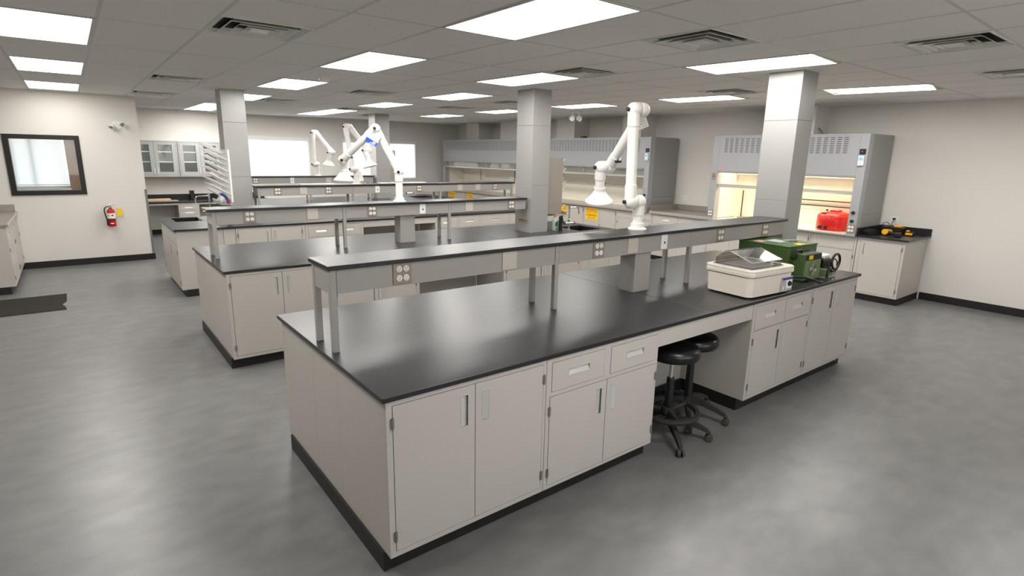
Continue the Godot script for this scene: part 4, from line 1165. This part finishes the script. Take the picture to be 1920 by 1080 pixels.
	var bs := thing("spray_bottle", "slim black spray bottle between the soap bottle and the faucet", "bottle", V(4.53, TOP, 3.83))
	obj("bottle", MB.new().lathe([Vector2(0, 0), Vector2(0.032, 0), Vector2(0.032, 0.006), Vector2(0.026, 0.01), Vector2(0.024, 0.19), Vector2(0.016, 0.2), Vector2(0, 0.2)], 16).mesh(), M.black_plastic, bs)
	obj("trigger", MB.new().rod(Vector3(0.02, 0.19, 0.01), Vector3(0.04, 0.09, 0.015), 0.009, 8, 0.007).rod(Vector3(0, 0.195, 0), Vector3(0.03, 0.2, 0.01), 0.01, 8).mesh(), M.black_plastic, bs)
	# brass service cocks on the middle column
	var bc := thing("gas_cocks", "row of small brass cocks low on the middle column's left face", "cocks", V(3.935, 1.08, 3.96))
	for i in 4: obj("cock", MB.new().rod(Vector3(0, 0, 0.09 - i * 0.05), Vector3(-0.025, 0, 0.09 - i * 0.05), 0.011, 8).rod(Vector3(-0.012, -0.012, 0.09 - i * 0.05), Vector3(-0.012, 0.014, 0.09 - i * 0.05), 0.006, 8).mesh(), M.brass, bc)
	# things under the left drying rack
	var bt := thing("plastic_jug", "white plastic jug hanging on the lowest pegs of the left drying rack", "jug", V(0.77, 1.15, 7.05))
	var jm := MB.new(); jm.along(Vector3(0.08, 0.05, 0), Vector3(-1, 0.5, 0.2)); jm.lathe([Vector2(0, 0), Vector2(0.04, 0), Vector2(0.055, 0.02), Vector2(0.055, 0.1), Vector2(0.04, 0.12), Vector2(0.04, 0.14), Vector2(0.03, 0.14), Vector2(0.03, 0.1)], 20)
	obj("jug_body", jm.mesh(), M.white_plastic, bt)
	var cl := thing("blue_brush", "blue plastic scoop hanging on the left drying rack", "scoop", V(0.79, 1.21, 6.93))
	obj("scoop_bowl", MB.new().tube([Vector3(-0.05, 0.11, 0), Vector3(-0.02, 0.1, 0), Vector3(0.01, 0.07, 0), Vector3(0.035, 0.02, 0), Vector3(0.045, -0.03, 0)], 0.02, 10).mesh(), M.label_blue, cl)
	obj("red_handle", MB.new().rod(Vector3(0.03, 0.03, 0.02), Vector3(0.055, -0.04, 0.02), 0.01, 8).mesh(), M.red_plastic, cl)
	tag(obj("sink_hose", MB.new().tube([V(0.5, 1.22, 7.55), V(0.505, 1.1, 7.54), V(0.51, 1.0, 7.52), V(0.52, 0.92, 7.5), V(0.525, 0.86, 7.49)], 0.008, 8).mesh(), M.clear_plastic), "clear hose hanging from the left sink's faucet into the black sink", "hose")
	# on the far counter
	var wb := thing("wooden_board", "flat brown wooden board lying on the far black counter behind the white wall's end", "board", V(0.3, 0.8, 12.75), 4)
	obj("board", bx(0, 0, -0.22, 0.5, 0.03, 0.0, 0.003), M.wood, wb)
	var kb := thing("flat_case", "flat gray case lying under the wooden board on the far counter", "case", V(0.25, 0.78, 12.65), 2)
	obj("case", bx(0, 0, -0.3, 0.68, 0.019, 0.0, 0.004), M.steel_dull, kb)
	var bk := thing("black_box", "small black box standing at the back of the far counter", "box", V(1.22, 0.78, 13.0))
	obj("box", bx(0, 0, -0.1, 0.09, 0.2, 0, 0.006), M.black_plastic, bk)
	obj("lid", bx(-0.003, 0.2, -0.103, 0.093, 0.212, 0.003, 0.003), M.black_plastic, bk)
	# odds and ends on top of the hoods
	tag(obj("small_black_box", MB.new().box(0, 0, -0.06, 0.09, 0.03, 0.06, 0.004).box(0.01, 0.03, -0.05, 0.08, 0.038, 0.05, 0.003).mesh(), M.black_plastic), "small black box on top of the long fume hood", "box").position = V(7.95, 2.336, 6.95)
	tag(obj("cable_loop", MB.new().tube([V(8.4, 2.345, 2.35), V(8.4, 2.46, 2.36), V(8.41, 2.47, 2.22), V(8.42, 2.4, 2.15), V(8.41, 2.345, 2.12)], 0.01, 8).mesh(), M.hinge), "bent metal conduit on top of the right-hand fume hood", "conduit")
	var pb := thing("white_tray", "flat white tray lying on the far island's shelf", "tray", V(3.3, 1.421, 7.12))
	obj("tray", bx(0, 0, -0.12, 0.9, 0.012, 0.0, 0.003), M.white_plastic, pb)
	var pb2 := thing("white_tray", "flat white box lid lying left on the third island's shelf near the left column", "tray", V(1.95, 1.421, 7.12))
	obj("tray", bx(0, 0, -0.12, 0.55, 0.012, 0.0, 0.003), M.white_plastic, pb2)


func glass_cabinet(label: String, x0: float, x1: float, y0: float, y1: float, d0: float) -> void:
	var t := thing("wall_cabinet", label, "wall cabinet", V(x0, y0, d0), 0, "glass-doored cabinets on the far wall")
	var w := x1 - x0; var h := y1 - y0; var dep := 13.2 - d0
	obj("back", bx(0.0, 0, -dep, w, h, -dep + 0.012), M.cabinet_dark, t)
	obj("side", bx(0, 0, -dep + 0.012, 0.015, h, -0.02), M.cabinet_gray, t); obj("side", bx(w - 0.015, 0, -dep + 0.012, w, h, -0.02), M.cabinet_gray, t)
	obj("bottom", bx(0.015, 0, -dep + 0.012, w - 0.015, 0.02, -0.02), M.cabinet_gray, t); obj("top", bx(0.015, h - 0.02, -dep + 0.012, w - 0.015, h, -0.02), M.cabinet_gray, t)
	obj("inner_lining", MB.new().box(0.016, 0.021, -dep + 0.013, 0.02, h - 0.021, -0.03).box(w - 0.02, 0.021, -dep + 0.013, w - 0.016, h - 0.021, -0.03).mesh(), M.cabinet_dark, t)
	for y in [h * 0.4, h * 0.68]: obj("shelf", bx(0.021, y, -dep + 0.013, w - 0.021, y + 0.018, -0.04), M.white_plastic, t)
	obj("face_frame", MB.new().perf(0, 0, w, h, [[0.022, 0.03, w - 0.022, h - 0.025]], -0.02, 0).mesh(), M.cabinet_gray, t)
	for s in 2:
		var a := 0.025 if s == 0 else w / 2 + 0.002
		var dw := w / 2 - 0.027
		var dh := h - 0.062
		var door := obj("door", MB.new().perf(0, 0, dw, dh, [[0.075, 0.075, dw - 0.085, dh - 0.06]], -0.018, 0.002).mesh(), M.cabinet_gray, t)
		door.position = Vector3(a, 0.033, 0)
		obj("glass_pane", bx(0.072, 0.072, -0.01, dw - 0.082, dh - 0.057, -0.007), M.glass, door)
		var hx := dw - 0.045 if s == 0 else 0.018
		obj("handle", bx(hx, 0.03, 0.001, hx + 0.03, 0.165, 0.01, 0.004), M.pull, door)
		for y in [0.05, dh - 0.1]:
			obj("hinge", MB.new().rod(Vector3(0.0 if s == 0 else dw, y, 0.004), Vector3(0.0 if s == 0 else dw, y + 0.05, 0.004), 0.005, 8).mesh(), M.hinge, door)


# ------------------------------------------------------------------ the benches
func strip(called: String, label: String, category: String, x0: float, y0: float, d0: float, x1: float, y1: float, d1: float, material, bev := 0.0015) -> void:
	var o := obj(called, bx(0, 0, -(d1 - d0), x1 - x0, y1 - y0, 0, bev), material)
	o.position = V(x0, y0, d0)
	tag(o, label, category)


func front_island() -> void:
	var f := 0.012
	cabinet("two-door gray base cabinet at the near left corner of the front island", V(0.02, 0, f), 0, 0.93, pair(0.032, 0.908, 0.13, 0.862))
	cabinet("gray cabinet with two drawers over two doors, left of the black stools", V(0.952, 0, f), 0, 0.946, [["drawer", 0.04, 0.692, 0.448, 0.858, 0], ["drawer", 0.505, 0.692, 0.932, 0.858, 0]] + pair(0.03, 0.93, 0.125, 0.662))
	cabinet("gray cabinet with two drawers over two doors, under the white water bath", V(3.02, 0, f), 0, 0.93, [["drawer", 0.04, 0.672, 0.486, 0.86, 0], ["drawer", 0.496, 0.672, 0.905, 0.86, 0]] + pair(0.04, 0.905, 0.13, 0.662))
	cabinet("two-door gray cabinet at the right end of the front island", V(3.953, 0, f), 0, 0.912, pair(0.028, 0.88, 0.125, 0.86))
	cabinet("gray rear cabinet of the front island, its plain side on the left end", V(0.948, 0, 1.548), 180, 0.928, pair(0.03, 0.9, 0.13, 0.86))
	cabinet("gray rear cabinet at the right end of the front island, behind the green instrument", V(4.865, 0, 1.548), 180, 0.912, pair(0.03, 0.88, 0.13, 0.86))
	strip("filler_panel", "narrow gray filler panel between the two cabinets on the front island's left end", "panel", 0.021, 0.1, 0.593, 0.036, 0.888, 0.967, M.cabinet)
	strip("cove_base", "black rubber base strip along the front island's left end", "base strip", 0.008, 0.0, 0.065, 0.0195, 0.102, 1.49, M.toe)
	strip("apron_rail", "gray rail under the worktop above the black stools", "rail", 1.9, 0.768, 0.014, 3.018, 0.888, 0.034, M.cabinet)
	strip("knee_panel", "gray back panel of the knee space behind the black stools", "panel", 1.9, 0.1, 0.596, 3.018, 0.888, 0.612, M.cabinet)
	strip("cove_base", "black base strip at the back of the knee space behind the stools", "base strip", 1.9, 0.0, 0.57, 3.018, 0.1, 0.59, M.toe)
	slab("countertop", "black epoxy worktop, left slab of the front island", 0, 2.469, 0, 1.57)
	slab("countertop", "black epoxy worktop, right slab of the front island under the white water bath", 2.471, 4.905, 0, 1.57)
	reagent_shelf("black-topped reagent shelf on gray legs along the front island", 0.028, 4.67, 0.65, 1.382, [0.056, 1.597, 3.107], [["outlet", 0.445], ["blank", 1.19], ["outlet", 1.995], ["blank", 2.365], ["data", 2.74], ["outlet", 3.53], ["outlet", 4.28]], [2.44, 2.61], 2.2)
	column("gray metal clad column at the right, behind the front island's shelf", 4.695, 5.0, 0.70, 1.04, TOP)
	extraction_arm("tall white extraction arm on the front island's shelf, hood left of the upright", V(2.58, 1.382, 0.81), V(2.593, 1.604, 0.872), V(2.599, 2.305, 0.901), V(2.683, 1.858, 1.299), V(2.735, 1.563, 1.345), V(0.98, 0, -0.206), -1.0, "top")
	lab_stool("black round stool with a foot ring, the nearer one in the knee space", 2.225, 0.13, 20, true, 0.69)
	lab_stool("black round stool behind the nearer one, without a foot ring in view", 2.62, 0.24, 3, false, 0.665)
	water_bath()
	green_machine()


func second_island() -> void:
	var f := 3.19
	cabinet("two-door gray cabinet at the near left corner of the second island", V(0.02, 0, f), 0, 0.93, pair(0.032, 0.908, 0.13, 0.862))
	cabinet("two-drawer gray cabinet of the second island, seen under the front shelf's left half", V(0.952, 0, f), 0, 0.955, two_over_two(0.955))
	cabinet("gray cabinet of the second island right of its knee space, seen under the front shelf", V(3.045, 0, f), 0, 1.285, two_over_two(1.285))
	cabinet("gray cabinet at the right end of the second island, below the sink", V(4.334, 0, f), 0, 0.97, pair(0.16, 0.94, 0.13, 0.86), {"hollow": true})
	cabinet("gray rear cabinet of the second island, its plain side on the left end", V(0.948, 0, 4.725), 180, 0.928, pair(0.03, 0.9, 0.13, 0.86))
	cabinet("gray rear cabinet at the right end of the second island under the sink", V(5.3, 0, 4.725), 180, 0.95, pair(0.03, 0.9, 0.13, 0.86), {"hollow": true})
	strip("filler_panel", "narrow gray filler panel between the cabinets on the second island's left end", "panel", 0.021, 0.1, 3.771, 0.036, 0.888, 4.144, M.cabinet)
	strip("cove_base", "black rubber base strip along the second island's left end", "base strip", 0.008, 0.0, 3.243, 0.0195, 0.102, 4.67, M.toe)
	strip("apron_rail", "gray rail over the second island's knee space", "rail", 1.909, 0.768, f + 0.002, 3.043, 0.888, f + 0.022, M.cabinet)
	strip("knee_panel", "gray back panel inside the second island's knee space", "panel", 1.909, 0.0, f + 0.584, 3.043, 0.888, f + 0.6, M.cabinet)
	slab("countertop", "black epoxy worktop, left slab of the second island", 0, 3.279, 3.177, 4.745)
	slab("countertop", "black epoxy worktop with sink, right slab of the second island", 3.281, 5.345, 3.177, 4.745, TOP, 0.0255, [4.72, 5.18, 3.63, 4.1])
	sink("black sink basin of the second island, right of the middle column", [4.72, 5.18, 3.63, 4.1])
	reagent_shelf("black-topped reagent shelf on gray legs along the second island", 0.03, 3.905, 3.83, 1.39, [0.088, 1.365, 2.695], [["outlet", 0.405], ["blank", 1.02], ["outlet", 1.685], ["data", 2.32], ["blank", 2.98], ["outlet", 3.65]], [2.04, 2.21], -1)
	column("gray metal clad column in the middle of the second island", 3.945, 4.255, 3.8, 4.14, TOP)
	extraction_arm("white extraction arm with a blue and white tag on the second island's shelf", V(2.1, 1.39, 3.99), V(2.098, 1.732, 3.994), V(1.942, 2.216, 4.254), V(1.695, 1.848, 4.667), V(1.69, 1.6, 4.674), V(0.50, 0, 0.866), 1.0, "blue")
	drying_rack("steel drying rack box with white pegs on the right side of the middle column", V(4.54, 1.15, 3.83), 90, 0.55, 0.77, 0.283, 5, 6, 0.12)
	lab_faucet("chrome faucet with red and green handles at the second island's sink", V(4.65, TOP, 3.78), 0, true, 0.34)


func far_islands() -> void:
	var f := 6.333
	cabinet("gray sink cabinet facing left at the end of the third island", V(0.055, 0, 7.87), -90, 1.52, [["panel", 0.03, 0.70, 1.49, 0.86, 0]] + pair(0.03, 1.49, 0.13, 0.685), {"dep": 0.56, "hollow": true})
	strip("filler_panel", "gray filler panel right of the sink cabinet on the third island", "panel", 0.617, 0.1, f + 0.01, 0.768, 0.888, f + 0.03, M.cabinet)
	cabinet("two-door gray cabinet of the third island, seen under the second shelf's left half", V(0.77, 0, f), 0, 0.945, pair(0.03, 0.895, 0.13, 0.87))
	cabinet("two-drawer gray cabinet of the third island, left of its knee space", V(1.717, 0, f), 0, 0.905, two_over_two(0.905))
	cabinet("single-drawer gray cabinet of the third island, right of its knee space", V(3.925, 0, f), 0, 0.455, [["drawer", 0.04, 0.69, 0.435, 0.865, 0], ["door", 0.04, 0.13, 0.435, 0.67, 1]])
	cabinet("narrow gray cabinet with one drawer, second right of the third island's knee space", V(4.382, 0, f), 0, 0.498, [["drawer", 0.04, 0.69, 0.46, 0.865, 0], ["door", 0.04, 0.13, 0.46, 0.67, 1]])
	cabinet("gray cabinet with one wide drawer, third right of the third island's knee space", V(4.882, 0, f), 0, 0.64, [["drawer", 0.03, 0.69, 0.6, 0.865, 0], ["door", 0.03, 0.13, 0.6, 0.67, 1]])
	cabinet("gray cabinet at the right end of the third island, partly behind the middle column", V(5.524, 0, f), 0, 0.64, [["drawer", 0.04, 0.69, 0.6, 0.865, 0], ["door", 0.04, 0.13, 0.6, 0.67, 1]])
	strip("apron_rail", "gray rail over the third island's knee space", "rail", 2.624, 0.79, f + 0.002, 3.923, 0.888, f + 0.022, M.cabinet)
	strip("knee_panel", "dark back panel inside the third island's knee space", "panel", 2.624, 0.0, f + 0.584, 3.923, 0.888, f + 0.6, M.cabinet)
	slab("countertop", "black epoxy worktop with sink, left slab of the third island", 0.03, 2.6, 6.32, 7.89, TOP, 0.0255, [0.18, 0.53, 7.25, 7.8])
	sink("black sink basin at the left end of the third island", [0.18, 0.53, 7.25, 7.8])
	slab("countertop", "black epoxy worktop, right slab of the third island", 2.602, 6.21, 6.32, 7.89)
	reagent_shelf("black-topped reagent shelf along the third island, right of the left column", 1.235, 6.14, 6.97, 1.42, [1.275, 2.75, 4.42, 6.085], [["outlet", 1.545], ["blank", 1.935], ["outlet", 2.335], ["data", 3.18], ["outlet", 3.98], ["blank", 4.84], ["blank", 5.25], ["outlet", 5.66]], [], -1)
	column("gray metal clad column at the left, with the white-pegged drying rack", 0.89, 1.215, 7.12, 7.44, TOP)
	drying_rack_long("steel drying rack full of long white pegs on the left column", V(0.862, 1.2, 7.46))
	lab_faucet("chrome gooseneck faucet at the third island's left sink", V(0.69, TOP, 7.55), 180, false, 0.36)
	extraction_arm("white extraction arm on the third island's shelf, hood tilted right of its upright", V(2.8, 1.42, 7.12), V(2.817, 1.669, 7.078), V(2.778, 2.345, 7.173), V(2.933, 1.975, 6.796), V(2.99, 1.715, 6.744), V(0.927, 0, 0.381), -1.0, "side")
	# fourth island
	var g := 9.513
	for i in 5:
		var names := ["left end", "second from the left", "middle", "fourth from the left", "right end under the sink"]
		cabinet("gray cabinet of the farthest island, %s" % names[i], V(1.52 + i * 0.955, 0, g), 0, 0.953, two_over_two(0.953), {"hollow": i > 3})
	slab("countertop", "black epoxy worktop of the farthest island, left slab", 1.5, 4.0, 9.5, 11.07)
	slab("countertop", "black epoxy worktop of the farthest island, right slab with sink", 4.002, 6.32, 9.5, 11.07, TOP, 0.0255, [5.52, 6.05, 10.0, 10.5])
	sink("black sink basin of the farthest island", [5.52, 6.05, 10.0, 10.5])
	reagent_shelf("black-topped reagent shelf along the farthest island, below the shaded window", 1.54, 4.56, 10.14, 1.43, [1.6, 3.09, 4.5], [["outlet", 2.0], ["data", 2.72], ["blank", 3.49], ["blank", 4.23]], [], -1)
	column("gray metal clad column farthest from the camera", 4.585, 4.93, 10.1, 10.44, TOP)
	drying_rack("dark drying rack with thin pegs on the right side of the farthest column", V(5.075, 1.3, 10.13), 90, 0.35, 0.7, 0.143, 3, 5, 0.2)
	lab_faucet("chrome faucet with a red handle at the farthest island's sink", V(5.46, TOP, 10.2), 0, true, 0.3)
	extraction_arm("smallest white extraction arm, on the farthest island's shelf", V(3.25, 1.43, 10.28), V(3.262, 1.674, 10.251), V(3.271, 2.326, 10.229), V(3.447, 1.926, 9.801), V(3.43, 1.67, 9.85), V(0.927, 0, 0.381), -1.0, "side")


func drying_rack_long(label: String, at: Vector3) -> void:
	var t := thing("drying_rack", label, "drying rack", at, -90)
	var w := 0.6; var h := 0.74
	obj("back_panel", bx(0, 0, -0.026, w, h, 0, 0.004), M.white_plastic, t)
	obj("drip_tray", MB.new().box(0, -0.03, -0.026, w, -0.022, 0.14).box(0, -0.022, 0.132, w, 0.02, 0.14).mesh(), M.steel, t)
	var pm := MB.new().rod(Vector3.ZERO, Vector3(0, 0.16, 0.25), 0.006, 8, 0.005).lathe([Vector2(0, -0.002), Vector2(0.011, -0.002), Vector2(0.011, 0.008), Vector2(0, 0.008)], 8).mesh()
	for j in 9:
		for i in 5:
			var p := obj("peg", pm, M.white_plastic, t)
			p.position = Vector3(w * (i + 0.5 + (0.25 if j % 2 else -0.25)) / 5.0, 0.03 + j * 0.08, 0)


func wall_benches() -> void:
	var X := 7.9
	var T := 0.9
	var o := {"h": 0.898, "dep": 0.82}
	# under the long hoods
	for i in 7:
		var d := 12.46 - i * 0.95
		var names := ["farthest storage cabinet under the long hoods, with a yellow sign", "storage cabinet with a yellow flammable sign, second from the far end under the long hoods", "storage cabinet under the long hoods, third from the far end", "storage cabinet under the long hoods behind the middle column", "storage cabinet under the long hoods just left of the middle column's rack", "gray flammables cabinet half hidden behind the drying rack, with a yellow sign", "gray flammables cabinet with the fully visible yellow sign under the fume hood"]
		cabinet(names[i], V(X, 0, d), -90, 0.948, [["door", 0.012, 0.12, 0.47, 0.885, -1, 0], ["door", 0.474, 0.12, 0.936, 0.885, 1, 0]], o.merged({"called": "storage_cabinet"}))
		tag(obj("latch_knob", MB.new().rod(Vector3.ZERO, Vector3(-0.03, 0, 0), 0.014, 10).box(-0.034, -0.03, -0.01, -0.026, 0.03, 0.01, 0.003).mesh(), M.steel), ["chrome latch of the farthest storage cabinet", "chrome latch of the second storage cabinet from the far end", "chrome latch of the third storage cabinet from the far end", "chrome latch of the storage cabinet behind the middle column", "chrome latch of the storage cabinet left of the rack", "chrome latch beside the faucet, left of the fully visible yellow sign", "chrome latch right of the fully visible yellow sign"][i], "latch").position = V(X - 0.0015, 0.53, d - 0.5)
	for s in [[12.24, "yellow flammable sign farthest away, under the long hoods"], [11.29, "yellow flammable sign second farthest, just right of the farthest one"], [7.47, "yellow flammable sign half hidden behind the steel drying rack"], [6.5, "yellow flammable sign seen whole between the faucet and the white arm"]]:
		warning_sign(s[1], s[0], 0.745, X - 0.0022)
	cabinet("gray cabinet with low doors under the near end of the long fume hood", V(X, 0, 5.808), -90, 0.93, [["panel", 0.03, 0.76, 0.9, 0.885, 0]] + pair(0.05, 0.88, 0.13, 0.735), o)
	# steel-topped counter between the hoods
	cabinet("gray two-drawer cabinet under the steel counter between the fume hoods", V(X, 0, 4.87), -90, 1.215, [["drawer", 0.04, 0.715, 0.59, 0.88, 0], ["drawer", 0.63, 0.715, 1.175, 0.88, 0]] + pair(0.04, 1.175, 0.13, 0.695), o)
	var sc := thing("steel_counter", "stainless steel counter with backsplash between the two fume hoods", "worktop", V(7.865, T, 4.93))
	obj("top", bx(0, 0, 0, 0.884, 0.045, 1.275, 0.004), M.steel_dull, sc)
	obj("front_lip", bx(-0.012, 0.0, 0, 0.02, 0.055, 1.275, 0.006), M.steel, sc)
	obj("backsplash", bx(0.86, 0.045, 0, 0.884, 0.15, 1.275, 0.003), M.steel_dull, sc)
	obj("side_splash", bx(0.02, 0.045, 0, 0.86, 0.15, 0.012, 0.003), M.steel_dull, sc)
	# under the right-hand hood
	cabinet("gray two-door cabinet under the left part of the lit fume hood, behind the column", V(X, 0, 3.645), -90, 0.89, pair(0.03, 0.86, 0.13, 0.87), o)
	cabinet("gray two-door cabinet under the middle of the lit fume hood", V(X, 0, 2.752), -90, 0.89, pair(0.03, 0.86, 0.13, 0.87), o)
	cabinet("gray cabinet with a plain top panel under the right part of the lit fume hood", V(X, 0, 1.858), -90, 0.65, [["panel", 0.03, 0.705, 0.62, 0.88, 0], ["door", 0.03, 0.13, 0.62, 0.69, 1]], o)
	cabinet("single-door gray cabinet at the right end, under the counter with the tools", V(X, 0, 1.2), -90, 0.6, [["door", 0.05, 0.125, 0.565, 0.87, 1]], {"h": 0.904, "dep": 0.845})
	strip("countertop", "small black epoxy counter with the yellow drill at the right", "worktop", 7.868, 0.905, 0.565, 8.748, 0.93, 1.225, M.epoxy, 0.0025)
	strip("backsplash", "black epoxy backsplash along the wall behind the tools", "backsplash", 8.726, 0.9305, 0.565, 8.748, 1.03, 1.206, M.epoxy, 0.002)
	strip("backsplash", "black epoxy side splash against the lit fume hood's side", "backsplash", 7.9, 0.9305, 1.206, 8.748, 1.03, 1.224, M.epoxy, 0.002)
	fume_hood("lit fume hood at the right with the red tank inside", V(7.85, 0, 3.65), 2.42, {"lit": true, "right_controls": true, "left_controls": true})
	var slots := func(a: float, b: float) -> Array:
		var h := []
		for i in int((b - a) / 0.045):
			for y in [1.31, 1.345]: h.append([a + i * 0.045, y, a + i * 0.045 + 0.02, y + 0.02])
		return h
	fume_hood("long gray fume hood, near half with the dark end panel, behind the white arm", V(7.85, 0, 8.62), 3.62, {"pl": 0.012, "right_controls": true, "stiles": true, "sash": [0.012, 1.8, 3.5], "sash_y": 1.56, "partitions": [2.62], "slots": slots.call(0.6, 2.5) + slots.call(2.75, 3.3)})
	fume_hood("long gray fume hood, far half left of the middle column", V(7.85, 0, 12.65), 4.028, {"pr": 0.012, "left_controls": true, "stiles": true, "sash": [0.12, 1.95, 2.77, 4.016], "sash_y": 1.56, "partitions": [1.0, 2.6], "slots": slots.call(1.2, 2.4) + slots.call(2.8, 3.8)})
	# left bench along the aisle
	var lo := {"h": 0.9, "dep": 0.62}
	cabinet("gray drawer cabinet at the left edge, its plain end toward the camera", V(-1.7, 0, 7.76), 90, 0.97, two_over_two(0.97), lo)
	cabinet("gray drawer cabinet touching the white wall at the left", V(-1.7, 0, 8.735), 90, 0.97, two_over_two(0.97), lo)
	var st := thing("steel_counter", "stainless steel counter with backsplash at the left edge of the picture", "worktop", V(-2.36, 0.9, 7.735))
	obj("top", bx(0, 0.001, -1.975, 0.685, 0.03, 0, 0.003), M.steel_dull, st)
	obj("front_lip", bx(0.672, 0.0005, -1.96, 0.692, 0.038, 0, 0.005), M.steel, st)
	obj("backsplash", bx(0, 0.03, -1.975, 0.66, 0.14, -1.955, 0.003), M.steel_dull, st)
	# far counter under the glass cabinets
	slab("countertop", "black worktop of the low far counter under the glass wall cabinets", 0.1, 2.9, 12.58, 13.19, 0.78, 0.03)
	strip("backsplash", "black backsplash behind the low far counter", "backsplash", 0.1, 0.7805, 13.168, 2.9, 0.91, 13.188, M.epoxy)
	strip("apron_rail", "gray rail under the low far counter", "rail", 0.1, 0.705, 12.6, 0.898, 0.749, 12.62, M.cabinet)
	cabinet("gray three-drawer unit under the low far counter", V(0.9, 0, 12.6), 0, 0.42, [["drawer", 0.03, 0.585, 0.39, 0.7, 0], ["drawer", 0.03, 0.47, 0.39, 0.58, 0], ["drawer", 0.03, 0.13, 0.39, 0.465, 0]], {"h": 0.749, "dep": 0.55})
	cabinet("gray cabinet under the right part of the low far counter, behind the drying rack", V(2.0, 0, 12.6), 0, 0.88, pair(0.03, 0.85, 0.13, 0.7), {"h": 0.749, "dep": 0.55})
	strip("apron_rail", "gray rail under the far counter right of the three-drawer unit", "rail", 1.322, 0.705, 12.6, 1.998, 0.749, 12.62, M.cabinet)
	glass_cabinet("glass-doored gray wall cabinet at the end of the white wall", 0.13, 1.045, 1.32, 2.11, 12.87)
	glass_cabinet("glass-doored gray wall cabinet touching the left column", 1.055, 1.94, 1.32, 2.11, 12.87)
